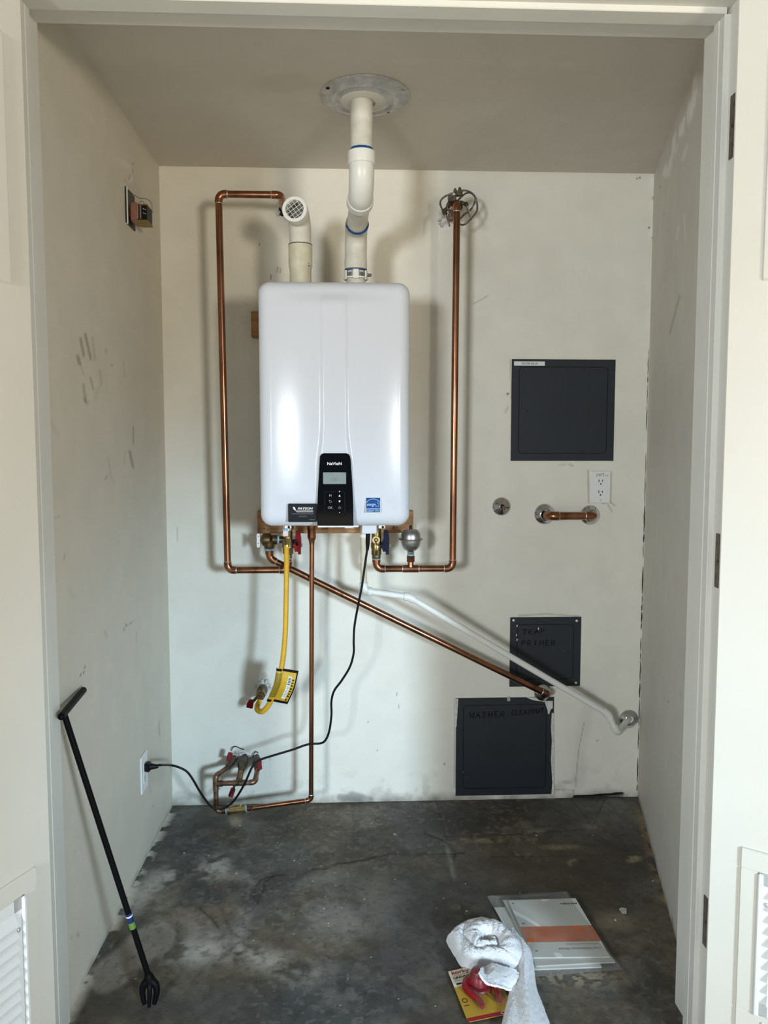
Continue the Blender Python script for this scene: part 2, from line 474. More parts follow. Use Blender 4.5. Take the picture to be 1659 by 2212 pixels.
def painted(name, pos, nu, nv, paint, material, label, cat, normal, back):
    """grid surface (nu x nv cells) with per-vertex colour and relief, closed with a plain back so that it has thickness."""
    uu, vv = np.meshgrid(np.linspace(0, 1, nu+1), np.linspace(0, 1, nv+1))
    pts = pos(uu.ravel(), vv.ravel())
    pa = paint(pts)
    pts = pts+np.asarray(normal)[None, :]*pa.h[:, None]
    idx = np.arange((nu+1)*(nv+1)).reshape(nv+1, nu+1)
    quads = np.stack([idx[:-1, :-1], idx[:-1, 1:], idx[1:, 1:], idx[1:, :-1]], -1).reshape(-1, 4)
    # rim and back
    cor = [idx[0, 0], idx[0, -1], idx[-1, -1], idx[-1, 0]]
    n0 = len(pts)
    bk = pts[cor]-np.asarray(normal)[None, :]*back
    allv = np.vstack([pts, bk])
    loops = [list(idx[0, :])+[n0+1, n0], list(idx[:, -1])+[n0+2, n0+1], list(idx[-1, ::-1])+[n0+3, n0+2], list(idx[::-1, 0])+[n0, n0+3]]
    L = np.array([allv[:, 0].mean(), allv[:, 1].mean(), allv[:, 2].min()])
    me = bpy.data.meshes.new(name)
    nf = len(quads)
    me.vertices.add(len(allv)); me.vertices.foreach_set('co', (allv-L).ravel())
    extra = loops+[[n0, n0+1, n0+2, n0+3]]
    lv = np.concatenate([quads.ravel()]+[np.array(e) for e in extra])
    sizes = np.concatenate([np.full(nf, 4), [len(e) for e in extra]])
    st = np.concatenate([[0], np.cumsum(sizes)[:-1]])
    me.loops.add(len(lv)); me.loops.foreach_set('vertex_index', lv.astype(np.int32))
    me.polygons.add(len(sizes)); me.polygons.foreach_set('loop_start', st.astype(np.int32))
    sm = np.zeros(len(sizes), bool); sm[:nf] = True
    me.polygons.foreach_set('use_smooth', sm)
    me.update(calc_edges=True); me.validate()
    ca = me.color_attributes.new('Col', 'FLOAT_COLOR', 'POINT')
    cc = np.ones((len(allv), 4)); cc[:n0, :3] = np.clip(pa.c, 0, 1); cc[n0:, :3] = pa.c[cor]
    ca.data.foreach_set('color', cc.ravel().astype(np.float32))
    me.materials.append(material)
    o = bpy.data.objects.new(name, me); COL.objects.link(o); o.location = tuple(L)
    ABS[o.name] = L
    o['kind'] = 'structure'; o['label'] = label; o['category'] = cat
    return o

W, H, K = 1.69, 2.2196, 0.2548      # back wall width, ceiling height, slant of the right wall (dX/dY)
YF = -1.12                          # back edge of the door stops
XL, XR, ZT = 0.027, 1.368, 2.108    # clear opening between the stops
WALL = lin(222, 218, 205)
DIRT = lin(84, 78, 68)

def paint_back(pts):
    a = Paint(pts, WALL); X, Z = pts[:, 0], pts[:, 2]
    a.mul(0.965+0.07*fbm(X, Z, 2.2, 4, 1))
    a.mix(0.10*sstep(0.55, 0.75, fbm(X, Z, 5, 4, 5)), lin(190, 182, 166))
    # grime along the floor
    g = np.clip(1-Z/0.05, 0, 1)*(0.3+1.2*fbm(X, Z, 18, 4, 7))
    a.mix(0.75*np.clip(g-0.25, 0, 1), DIRT)
    g2 = np.clip(1-Z/0.14, 0, 1)*sstep(0.5, 0.75, fbm(X, Z, 30, 3, 9))
    a.mix(0.35*g2, lin(120, 112, 96))
    a.mix(0.55*a.line([(735, 1722), (800, 1728), (760, 1716)], 7), lin(96, 98, 100))
    # patched drywall lines low on the right
    for l in ([(1194, 1511), (1196, 1706), (1239, 1706)], [(1239, 1706), (1239, 1727)], [(1243, 1700), (1250, 1620), (1262, 1560)]):
        a.mix(0.55*a.line(l, 0.9), lin(110, 104, 92))
    a.mix(0.15*a.line([(1250, 1690), (1256, 1600), (1275, 1500)], 14), lin(150, 144, 130))
    a.mix(0.3*a.spot(1225, 1690, 14, 4, 5), lin(110, 104, 92))
    s = a.line([(1242, 1723), (1300, 1720), (1345, 1716)], 3.6, 0.25); a.mix(s, (0.004, 0.004, 0.004)); a.h -= 0.012*s
    # flaking paint beside the right corner
    ed = np.abs(a.x-(1410.5-(a.y-380)*(31.5/1340))+1.5)
    a.mix(0.5*(1-sstep(4, 11, ed))*sstep(0.45, 0.7, fbm(X, Z, 25, 3, 4)), lin(230, 228, 220))
    for (x, y) in ((1411, 428), (1410, 513), (1402, 492), (1376, 386), (1382, 384)):
        a.mix(0.8*a.spot(x, y, 2.2, 3), (0.02, 0.02, 0.02))
    # broken plaster round the pipe penetrations
    for (x, y, rx, ry, dk) in ((612, 452, 18, 22, 1), (962, 470, 16, 24, 0.6), (570, 1484, 20, 24, 0.7), (528, 1640, 42, 22, 0.6), (1172, 1496, 24, 20, 0.0)):
        n = fbm(X, Z, 60, 3, int(x))
        m = a.spot(x, y, rx, ry, 0, 0.7)
        rough_ = m*sstep(0.35, 0.6, n)
        a.mix(0.75*rough_, lin(206, 206, 202)); a.mix(0.75*dk*m*sstep(0.56, 0.66, n), (0.02, 0.018, 0.015))
        a.h -= 0.006*m*sstep(0.5, 0.66, n)*max(dk, .3); a.h += 0.004*m*(n-0.5)
    a.mix(0.6*a.spot(962, 490, 11, 9), lin(228, 228, 226)); a.mix(0.5*a.spot(600, 1462, 10, 26, 10), lin(224, 226, 226))
    a.mix(0.5*a.spot(570, 1460, 8, 10), lin(168, 146, 122))
    # scuffs, pencil marks, stray dots
    for l, w, k in (([(1055, 638), (1035, 650), (1022, 656)], 1.2, 0.35), ([(598, 588), (600, 578)], 1.6, 0.5), ([(605, 589), (606, 580)], 1.6, 0.5),
                    ([(585, 602), (585, 594)], 1.2, 0.7), ([(857, 1502), (858, 1496)], 1.1, 0.6), ([(862, 1530), (861, 1523)], 1.1, 0.5),
                    ([(584, 1628), (584, 1642)], 0.9, 0.6), ([(1300, 1088), (1318, 1084), (1328, 1092)], 1.4, 0.5), ([(1312, 1088), (1322, 1105)], 1.2, 0.5),
                    ([(1120, 1330), (1180, 1326), (1250, 1331)], 1.6, 0.35), ([(984, 1510), (983, 1600), (982, 1700)], 2.0, 0.35),
                    ([(1270, 1016), (1272, 1086)], 1.6, 0.45), ([(1320, 1020), (1319, 1086)], 1.4, 0.4), ([(1103, 776), (1104, 860)], 1.2, 0.4),
                    ([(1230, 1003), (1237, 1006)], 2.2, 0.3), ([(1210, 1004), (1222, 1003)], 3, 0.18), ([(1092, 890), (1097, 880)], 2.6, 0.25),
                    ([(383, 1140), (384, 1170)], 1.0, 0.3)):
        a.mix(k*a.line(l, w), DIRT)
    for (x, y, r) in ((1097, 851, 3.2), (640, 1458, 1.5), (1290, 1600, 1.8), (815, 1620, 1.5), (960, 1650, 2), (790, 1640, 1.3), (1170, 1120, 1.4), (560, 528, 2), (497, 1428, 1.2), (795, 1560, 1.6)):
        a.mix(0.8*a.spot(x, y, r, r), (0.02, 0.018, 0.016))
    a.h += 0.0006*(fbm(X, Z, 6, 3, 8)-0.5)
    return a
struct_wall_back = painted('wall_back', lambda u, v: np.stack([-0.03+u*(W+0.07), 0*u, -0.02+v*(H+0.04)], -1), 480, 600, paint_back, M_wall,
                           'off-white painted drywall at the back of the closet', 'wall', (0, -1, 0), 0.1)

# the corner joint has opened into a thin ragged gap
_r = random.Random(31); _z = 1.62
while _z > 0.03:
    l_ = _r.uniform(0.02, 0.11); z2_ = max(0.02, _z-l_); n_ = max(2, int(l_/0.008)); w_ = _r.uniform(0.0010, 0.0024) if _z < 1.1 else _r.uniform(0.0006, 0.0014)
    m = MB(); A_, B_ = [], []
    for k in range(n_+1):
        z_ = _z+(z2_-_z)*k/n_; x_ = W-0.0035+_r.uniform(-0.0007, 0.0007); h_ = w_*(0.3+0.7*math.sin(PI*(k+0.3)/(n_+0.6)))
        A_.append(V(x_-h_, -0.0011, z_)); B_.append(V(x_+h_, -0.0011, z_))
    m.add(A_+B_, [(k, k+1, k+2+n_, k+1+n_) for k in range(n_)]); part('corner_gap', m, M_dark, struct_wall_back)
    _z = z2_-_r.choice((0.002, 0.004, 0.03 if z2_ < 1.1 else 0.08))

def paint_left(pts):
    a = Paint(pts, lin(204, 197, 181)); Y, Z = pts[:, 1], pts[:, 2]  # base set darker than the back wall, this side's shade put into the colour
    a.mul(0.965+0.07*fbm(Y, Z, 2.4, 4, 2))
    for l, w, k in (([(174, 732), (181, 768)], 2.8, 0.75), ([(184, 722), (196, 775)], 2.6, 0.8), ([(200, 728), (205, 778)], 2.2, 0.35), ([(168, 770), (172, 786)], 3.4, 0.8),
                    ([(173, 785), (180, 808)], 1.6, 0.3), ([(195, 815), (202, 842)], 2.0, 0.6), ([(180, 830), (185, 868)], 2.6, 0.6), ([(183, 862), (188, 870)], 3.4, 0.5),
                    ([(205, 865), (212, 840)], 4, 0.18), ([(216, 800), (219, 832)], 2.4, 0.3), ([(228, 755), (230, 762)], 2, 0.4), ([(240, 787), (243, 790)], 1.8, 0.5),
                    ([(266, 780), (270, 815)], 1.6, 0.25), ([(288, 921), (288, 958)], 1.3, 0.75), ([(280, 975), (288, 1010)], 2.6, 0.75), ([(270, 975), (268, 1000)], 1.5, 0.25),
                    ([(233, 985), (240, 1030), (248, 1045)], 1.6, 0.25), ([(228, 1034), (231, 1029)], 1.2, 0.8), ([(117, 1116), (122, 1120), (130, 1112)], 1.4, 0.3),
                    ([(140, 1198), (138, 1208)], 1.2, 0.6), ([(150, 1275), (158, 1290)], 5, 0.12), ([(110, 910), (125, 940)], 5, 0.14), ([(227, 1365), (231, 1378)], 3, 0.25),
                    ([(268, 1358), (282, 1346), (300, 1335)], 1.0, 0.35), ([(295, 1365), (294, 1385)], 0.9, 0.4), ([(272, 1349), (273, 1350)], 2.0, 0.95), ([(282, 1346), (283, 1346)], 1.6, 0.9), ([(267, 1360), (268, 1361)], 1.6, 0.9),
                    ([(343, 1560), (345, 1590)], 1.0, 0.6), ([(320, 1690), (325, 1710)], 3, 0.18), ([(331, 1741), (332, 1741)], 1.4, 0.9), ([(167, 2018), (170, 2021)], 2.0, 0.85), ([(154, 2026), (156, 2024)], 1.4, 0.7)):
        a.mix(0.7*k*a.line(l, w, 0.9), lin(100, 88, 76))
    for (x, y) in ((183, 1440), (174, 1458), (181, 1453)):
        a.mix(0.85*a.spot(x, y, 1.8, 4, 15), lin(96, 62, 38))
    a.mix(0.16*a.spot(335, 1660, 30, 40), lin(120, 112, 100))
    a.mix(0.25*a.spot(285, 430, 22, 60), lin(176, 160, 146))
    for (x, y) in ((287, 355), (287, 367), (286, 373), (281, 380), (279, 385), (270, 390)):
        a.mix(0.9*a.spot(x, y, 1.3, 1.8), (0.02, 0.018, 0.016))
    # taped corner under the ceiling, lighter peeled paint
    n = fbm(Y, Z, 14, 4, 3)
    a.mix(0.35*a.line([(150, 85), (200, 190), (215, 260)], 9)*sstep(0.4, 0.6, n), lin(226, 222, 212))
    a.mix(0.45*a.line([(192, 238), (200, 258)], 6)*sstep(0.4, 0.55, n), lin(232, 228, 218))
    a.mix(0.35*a.line([(240, 330), (256, 348), (292, 365), (285, 390)], 6)*sstep(0.42, 0.6, n), lin(226, 222, 212))
    g = np.clip(1-Z/0.035, 0, 1)*(0.3+fbm(Y, Z, 22, 4, 7)); a.mix(0.6*np.clip(g-0.3, 0, 1), DIRT)
    a.h += 0.002*a.line([(150, 85), (200, 190), (240, 300), (300, 340)], 12)*n
    return a
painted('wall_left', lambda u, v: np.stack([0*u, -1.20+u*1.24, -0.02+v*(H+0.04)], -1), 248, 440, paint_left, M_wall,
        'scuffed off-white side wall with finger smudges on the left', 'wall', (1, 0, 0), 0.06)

def paint_right(pts):
    a = Paint(pts, lin(202, 198, 188)); Y, Z = pts[:, 1], pts[:, 2]  # paint tone lowered below the back wall's to carry the side wall's shade
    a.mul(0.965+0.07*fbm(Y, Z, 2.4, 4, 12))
    n = fbm(Y, Z, 16, 4, 13)
    a.mix(0.7*a.line([(1508, 170), (1490, 250), (1462, 300), (1448, 340), (1440, 375)], 8)*sstep(0.36, 0.5, n), lin(236, 235, 230))
    a.mix(0.45*a.line([(1484, 315), (1474, 345)], 4)*sstep(0.4, 0.5, n), lin(232, 230, 224))
    for l in ([(1477, 460), (1480, 520)], [(1466, 490), (1462, 515)]):
        a.mix(0.4*a.line(l, 1.6), lin(234, 232, 226))
    a.mix(0.3*a.line([(1468, 640), (1447, 720)], 2), DIRT)
    for (x, y) in ((1426, 404), (1412, 425), (1434, 462), (1490, 1295), (1470, 1500), (1444, 1515)):
        a.mix(0.5*a.spot(x, y, 1.6, 3.2), DIRT)
    g = np.clip(1-Z/0.04, 0, 1)*(0.3+fbm(Y, Z, 25, 4, 7)); a.mix(0.8*np.clip(g-0.22, 0, 1), lin(70, 60, 46))
    a.h += 0.003*a.line([(1508, 170), (1490, 250), (1462, 300), (1440, 375)], 12)*n
    return a
RN = nrm((-1, K, 0))
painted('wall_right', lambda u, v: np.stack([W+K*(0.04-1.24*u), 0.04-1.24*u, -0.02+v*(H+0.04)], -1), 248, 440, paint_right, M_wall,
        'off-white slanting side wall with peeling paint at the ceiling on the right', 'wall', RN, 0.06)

def paint_ceil(pts):
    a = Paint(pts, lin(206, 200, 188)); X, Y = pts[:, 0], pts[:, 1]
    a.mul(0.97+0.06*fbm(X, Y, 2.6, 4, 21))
    n = fbm(X, Y, 12, 4, 22)
    a.mix(0.35*a.line([(560, 128), (900, 132), (1210, 140), (1490, 131)], 5)*sstep(0.42, 0.62, n), lin(214, 208, 196))
    a.mix(0.3*a.line([(1230, 140), (1215, 150)], 7)*sstep(0.4, 0.6, n), lin(226, 222, 212))
    a.mix(0.3*a.spot(620, 180, 80, 25), lin(188, 180, 166))
    for (x, y) in ((666, 325), (340, 222), (1478, 204), (1368, 355), (1258, 370)):
        a.mix(0.6*a.spot(x, y, 3, 1.5), lin(234, 230, 222))
    a.mix(0.4*a.line([(1500, 180), (1470, 260), (1440, 330)], 8)*sstep(0.45, 0.6, n), lin(212, 208, 200))
    return a
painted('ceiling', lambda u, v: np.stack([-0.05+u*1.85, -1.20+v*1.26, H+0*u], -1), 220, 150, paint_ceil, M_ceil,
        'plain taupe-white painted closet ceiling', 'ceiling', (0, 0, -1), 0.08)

def paint_floor(pts):
    a = Paint(pts, lin(84, 84, 82)); X, Y = pts[:, 0], pts[:, 1]
    n1 = fbm(X, Y, 3.2, 5, 31); n2 = fbm(X, Y, 9, 5, 32); n3 = fbm(X, Y, 40, 3, 33); n4 = fbm(X+0.1*n2, Y+0.1*n1, 6, 6, 45)
    # mottled base: cool grey against brown-grey, with darker and lighter clouds
    a.mix(0.65*sstep(0.44, 0.58, fbm(X+0.06*n2, Y, 3.5, 5, 36)), lin(92, 84, 70))
    a.mix(0.45*sstep(0.45, 0.70, n4), lin(64, 64, 62))
    a.mix(0.30*sstep(0.50, 0.72, fbm(X+0.05*n2, Y, 5.0, 6, 38)), lin(124, 124, 120))
    a.mul(0.66+0.68*n2); a.mul(0.84+0.32*n3); a.mul(0.9+0.2*sstep(0.42, 0.58, fbm(X, Y, 28, 4, 52)))
    # brown-dark right half, dark scuffed back-left corner, blue-grey front, pale centre
    a.mix(0.55*a.spot(1180, 1880, 330, 150, 0, 0.8)*(0.5+n4), lin(66, 60, 50))
    a.mix(0.60*a.spot(430, 1795, 110, 50, -10, 0.8)*sstep(0.35, 0.55, n2), lin(44, 46, 50))
    a.mix(0.35*a.spot(500, 1810, 60, 40, -10, 0.8)*sstep(0.4, 0.6, n4), lin(128, 132, 136))
    a.mix(0.55*a.spot(560, 2180, 420, 70, 0, 0.8)*(0.4+n1), lin(58, 64, 67))
    a.mix(0.45*a.spot(730, 1960, 190, 95, 0, 0.9)*sstep(0.3, 0.6, n2), lin(118, 120, 120))
    a.mix(0.45*a.spot(800, 2140, 170, 60, 0, 0.9)*sstep(0.5, 0.66, fbm(X, Y, 22, 4, 47)), lin(128, 128, 124))
    # tan stain with a whitish mineral rim on the left
    b = a.spot(420, 1955, 140, 75, -12, 0.6)
    a.mix(0.6*b*sstep(0.28, 0.6, n2), lin(122, 110, 94)); a.mix(0.5*b*sstep(0.52, 0.62, n4), lin(84, 76, 66))
    for l, w, k in (([(285, 1958), (312, 1922), (340, 1902), (372, 1892), (430, 1884), (475, 1868)], 12, 1.0), ([(372, 1892), (420, 1905), (470, 1895)], 12, 0.5),
                    ([(475, 1868), (500, 1890), (545, 1905)], 9, 0.4), ([(548, 1935), (530, 1970), (520, 2020)], 9, 0.55),
                    ([(400, 2055), (470, 2050), (545, 2062), (600, 2082), (660, 2100)], 15, 0.95), ([(300, 2075), (350, 2065), (420, 2060)], 12, 0.6),
                    ([(330, 1935), (400, 1990), (460, 2030)], 16, 0.35), ([(640, 1950), (700, 1985), (760, 2000)], 22, 0.35)):
        a.mix(0.62*k*a.line(l, w*1.5, 0.95)*sstep(0.36, 0.66, n2+0.5*(n3-0.5)), lin(170, 169, 164))
    a.mix(0.5*a.spot(440, 1925, 60, 26, 0, 0.8)*sstep(.35, .55, n2), lin(116, 88, 62)); a.mix(0.7*a.spot(465, 1918, 5, 3), lin(130, 60, 32))
    # trowelled paler patch near the tool
    q = a.line([(222, 2112), (262, 2088), (310, 2040), (345, 2022)], 34, 0.22)
    a.mix(0.75*q*(0.55+0.6*n2), lin(146, 142, 134)); a.h += 0.002*q
    # cracks and saw cuts
    wob = 12*(fbm(X, Y, 24, 4, 35)-0.5)
    ox = a.x.copy(); oy = a.y.copy(); a.x = ox+wob; a.y = oy+wob*0.8
    brk = 0.35+0.65*sstep(0.4, 0.6, fbm(X, Y, 12, 3, 48))
    for l, w, k in (([(553, 1950), (575, 1905), (594, 1891), (661, 1884), (690, 1876), (736, 1866), (800, 1852), (844, 1845), (950, 1845), (1002, 1841)], 2.2, 0.6),
                    ([(470, 1950), (500, 2010), (520, 2025)], 2.2, 0.45), ([(430, 1960), (460, 1985), (478, 2010)], 1.8, 0.35),
                    ([(920, 1800), (960, 1815), (985, 1840), (975, 1870)], 2.2, 0.4), ([(590, 1893), (560, 1900), (548, 1925)], 2.0, 0.3)):
        a.mix(0.30*a.line(l, w*3.5, 0.9)*brk, lin(60, 56, 50))
        c = a.line(l, w)*brk; a.mix(k*c, lin(40, 38, 34)); a.h -= 0.002*c
    a.x, a.y = ox, oy
    for l, w, k in (([(944, 1733), (970, 1830), (1006, 1990)], 1.3, 0.45), ([(958, 1806), (1100, 1802), (1285, 1790)], 1.3, 0.5), ([(1305, 1729), (1272, 1808)], 1.6, 0.5), ([(1236, 1726), (1284, 1790)], 1.3, 0.4),
                    ([(1060, 1850), (1400, 1845)], 1.6, 0.25)):
        c = a.line(l, w)*brk; a.mix(k*c, lin(46, 44, 40)); a.h -= 0.0015*c
    a.mix(0.35*a.line([(940, 1735), (966, 1830), (1002, 1990)], 5)*sstep(.4, .6, n2), lin(130, 130, 124))
    a.mix(0.35*a.line([(960, 1802), (1100, 1798), (1285, 1786)], 4)*sstep(.45, .6, n2), lin(130, 128, 118))
    # pale scuffs, paint drips
    for (x, y, rx, ry, k) in ((1243, 1864, 18, 9, 0.95), (1362, 1855, 26, 10, 0.65), (1210, 1830, 50, 8, 0.3), (1050, 1815, 60, 8, 0.3), (1000, 1960, 40, 20, 0.25), (610, 1760, 40, 7, 0.35), (508, 1775, 18, 14, 0.5), (240, 1990, 20, 30, 0.4), (1330, 1990, 60, 30, 0.2), (1100, 1780, 50, 20, 0.25)):
        a.mix(k*a.spot(x, y, rx, ry, 0, 0.9)*sstep(0.35, 0.55, n2+0.4*(n3-.5)), lin(176, 166, 140))
    g = a.spot(1240, 2110, 130, 26, 3, 0.8)*sstep(0.46, 0.56, fbm(X, Y, 90, 2, 41)); a.mix(0.7*g, lin(150, 142, 124)); a.h += 0.0015*g
    a.mix(0.20*sstep(0.62, 0.72, fbm(X, Y, 70, 2, 50))*sstep(0.5, 0.65, n1), lin(140, 140, 136))
    a.mix(0.25*sstep(0.66, 0.74, fbm(X, Y, 80, 2, 51)), lin(44, 44, 42))
    # back and side margins: dark grime with flecks of wall paint
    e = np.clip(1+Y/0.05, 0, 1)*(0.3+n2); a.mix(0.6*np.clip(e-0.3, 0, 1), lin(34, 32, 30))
    e = np.clip(1-X/0.03, 0, 1)*sstep(0.45, 0.6, fbm(X, Y, 30, 3, 42)); a.mix(0.75*e, lin(206, 204, 196))
    e = np.clip(1-np.abs(X-(W+K*Y))/0.03, 0, 1)*sstep(0.42, 0.6, fbm(X, Y, 30, 3, 43)); a.mix(0.6*e, lin(150, 130, 96))
    a.mix(0.55*a.line([(985, 1724), (1195, 1720)], 7)*sstep(.3, .55, n2), lin(130, 130, 122))
    # tiny paint flecks
    R2 = np.random.RandomState(5)
    for i in range(120):
        x = R2.uniform(180, 1460) if i % 3 else R2.normal(740, 120); y = R2.uniform(1755, 2205) if i % 3 else R2.normal(1970, 70); r = R2.choice([0.7, 0.8, 0.9, 1.0, 1.2, 1.9])
        sel = (np.abs(a.x-x) < 6) & (np.abs(a.y-y) < 6)
        if sel.any():
            m = (1-sstep(0.5, 1.2, np.hypot((a.x[sel]-x)/r, (a.y[sel]-y)/(r*0.6))))[:, None]
            a.c[sel] = a.c[sel]*(1-0.9*m)+np.array(lin(215, 213, 206) if i % 5 else lin(20, 20, 20))*0.9*m
    mean = a.c.mean(0); a.c = np.clip(mean*(a.c/mean)**1.18*np.array([1.06, 1.0, 0.93]), 0, 1)
    a.h += 0.0012*(n2-0.5)+0.0008*(n3-0.5)
    return a
painted('floor', lambda u, v: np.stack([-0.03+u*1.75, -1.25+v*1.29, 0*u], -1), 700, 516, paint_floor, M_floor,
        'stained and cracked dark grey concrete closet floor', 'floor', (0, 0, 1), 0.12)

# ------------------------------------------------------------------ opening: front wall, jambs with stops, ground outside
YS, YJ = -1.165, -1.212             # front of the stops, front of the jambs
JL, JR = XL-0.012, XR+0.012         # jamb faces
m = MB(); m.box((-3.2, -1.20, -0.05), (JL-0.02, -1.06, 3.0)); m.box((JR+0.03, -1.20, -0.05), (4.6, -1.06, 3.0)); m.box((JL-0.02, -1.20, ZT+0.03), (JR+0.03, -1.06, 3.0))
struct('wall_front', m, M_stucco, 'outer wall around the closet opening, behind the open doors', 'wall')
m = MB(); m.box((JL-0.02, YJ, 0), (JL, -1.05, ZT+0.03), 0.0015); m.box((JL-0.001, YS, 0), (XL, -1.1437, ZT), 0.0012); m.box((JL-0.001, -1.1423, 0), (XL+0.0006, YF, ZT), 0.0012)
struct('trim_1', m, M_trim, 'off-white painted door jamb with stop on the left', 'door jamb')
m = MB(); m.box((JR, YJ, 0), (JR+0.03, -1.05, ZT+0.03), 0.0015); m.box((XR, YS, 0), (JR+0.001, -1.1437, ZT), 0.0012); m.box((XR-0.0006, -1.1423, 0), (JR+0.001, YF, ZT), 0.0012)
struct('trim_2', m, M_trim, 'off-white painted door jamb with hinge mortises on the right', 'door jamb')
m = MB(); m.box((JL-0.02, YJ, ZT+0.012), (JR+0.03, -1.05, ZT+0.04), 0.0015); m.box((XL-0.005, YS, ZT), (XR+0.005, YF, ZT+0.013), 0.0015)
struct('trim_3', m, M_trim, 'off-white painted head jamb across the top of the opening', 'door jamb')
m = MB(); m.box((-9, -14, -0.2), (10, -1.25, -0.012))
struct('ground', m, M_ground, 'pale concrete paving outside the closet', 'ground')

# doors ------------------------------------------------------------
def make_door(name, piv, ang, side, corner_px, vent_px, frame_px, label, wd_=0.68):
    """leaf hinged at piv (x,y); ang = opening angle in degrees; side=+1 hinged on the left jamb."""
    a = math.radians(ang)
    e = V(side*math.cos(a), -math.sin(a), 0)        # along the leaf, away from the hinge
    n = V(side*math.sin(a), math.cos(a), 0)          # from outer face to the face that looks into the closet when shut
    th = 0.044; z0, z1 = 0.008, ZT-0.002
    O = V(piv[0], piv[1], 0)
    def pt(s, t, z): return O+e*s+n*t+V(0, 0, z)
    def on_face(x, y):
        d = ray(x, y); q = O+n*th
        k = ((q-CAM)@n)/(d@n); p = CAM+d*k
        return (p-O)@e, p[2]
    def slab(s0, s1, zz0, zz1, t0, t1, bev=0.001):
        mb = MB(); mb.box((s0, t0, zz0), (s1, t1, zz1), bev)
        mb.v = [tuple(pt(*q)) for q in mb.v]; return mb
    door = link(name, slab(0.002, wd_, z0, z1, 0, th, 0.0025), M_door, pt(0, 0, 0), None)
    door.location = tuple(pt(0, 0, 0)); ABS[door.name] = pt(0, 0, 0)
    door['kind'] = 'structure'; door['label'] = label; door['category'] = 'door'
    # raised upper panel
    s0, zb = on_face(*corner_px)
    part('door_panel', slab(s0, wd_-s0, zb, z1-0.12, th-0.002, th+0.005, 0.004), M_door, door)
    # raised border around the vent
    s1, zt = on_face(*vent_px)
    s2, zv = on_face(*frame_px)
    zb2 = 0.13
    e1 = wd_-s1; e2 = wd_-s2; zb3 = zb2+(zt-zv)
    for q in ((s1, e1, zv, zt), (s1, e1, zb2, zb3), (s1, s2, zb3, zv), (e2, e1, zb3, zv)):
        part('vent_border', slab(q[0], q[1], q[2], q[3], th-0.002, th+0.006, 0.002), M_door, door)
    part('vent_backing', slab(s2, e2, zb3, zv, th-0.0005, th+0.0006, 0.0002), M_vent, door)
    fw = 0.026
    vf = MB()
    for q in ((s2, e2, zv-fw, zv), (s2, e2, zb3, zb3+fw), (s2, s2+fw, zb3, zv), (e2-fw, e2, zb3, zv)):
        b_ = MB(); b_.box((q[0], th, q[2]), (q[1], th+0.004, q[3]), 0.0015); vf.add([pt(*k) for k in b_.v], b_.f)
    b_ = MB(); b_.box((s2, th+0.004, zb3), (s2+0.010, th+0.012, zv), 0.003); b_.box((e2-0.010, th+0.004, zb3), (e2, th+0.012, zv), 0.003)
    vf.add([pt(*k) for k in b_.v], b_.f)
    vent = part('vent_frame', vf, M_vent, door)
    pitch = 0.0235; k = 0
    z = zv-fw+0.002
    while z-0.02 > zb3+fw:
        mb = MB()
        pr = [(th+0.001, z), (th+0.003, z), (th+0.0145, z-0.021), (th+0.0125, z-0.0225)]
        A = [pt(s2+fw-0.002, t, zz) for t, zz in pr]; B = [pt(e2-fw+0.002, t, zz) for t, zz in pr]
        mb.add(A+B, [(0, 1, 2, 3), (7, 6, 5, 4), (0, 4, 5, 1), (1, 5, 6, 2), (2, 6, 7, 3), (3, 7, 4, 0)])
        part('slat', mb, M_vent, vent)
        z -= pitch
    for zz in (zv-0.06, zv-0.30):
        for ss in (s2+fw*0.62, e2-fw*0.62):
            mb = MB(); mb.lathe([(0.0045, 0.004), (0.0042, 0.0058), (0.003, 0.0068), (0.0004, 0.0072)], pt(ss, th, zz), n, 12)
            part('screw', mb, M_zinc, vent)
    return door, pt
d1, _ = make_door('door_1', (JL+0.002, YJ), 113, 1, (22, 614), (74, 1871), (49, 1930),
                  'cream painted louvred door leaf swung open at the left edge')
d2, _ = make_door('door_2', (JR-0.002, YJ), 142, -1, (1646, 607), (1602, 1828), (1639, 1882),
                  'bright white louvred door leaf swung open at the right edge')
# hinges let into the right jamb
for (y0, y1, x) in ((198, 335, 1590), (1153, 1272, 1555), (1938, 2050, 1527)):
    za = PX(x, y0, JR)[2]; zb = PX(x, y1, JR)[2]
    mb = MB(); mb.box((JR-0.0018, YJ+0.001, zb), (JR+0.001, YS-0.011, za), 0.0015)
    h = part('hinge_leaf', mb, M_hinge, d2, 'dark bronze hinge leaf')
    for f in (0.18, 0.5, 0.82):
        mb = MB(); mb.lathe([(0.0032, 0), (0.003, 0.0012), (0.0012, 0.0016)], (JR-0.0016, YJ+0.016+0.008*(f == 0.5), zb+(za-zb)*f), (-1, 0, 0), 10)
        part('screw', mb, M_brassdark, h)
    mb = MB()
    for k in range(5):
        z_0 = zb+(za-zb)*k/5; mb.cyl((JR-0.002, YJ-0.004, z_0+0.0004), (JR-0.002, YJ-0.004, z_0+(za-zb)/5-0.0004), 0.0055, 12)
    part('hinge_barrel', mb, M_hinge, d2)

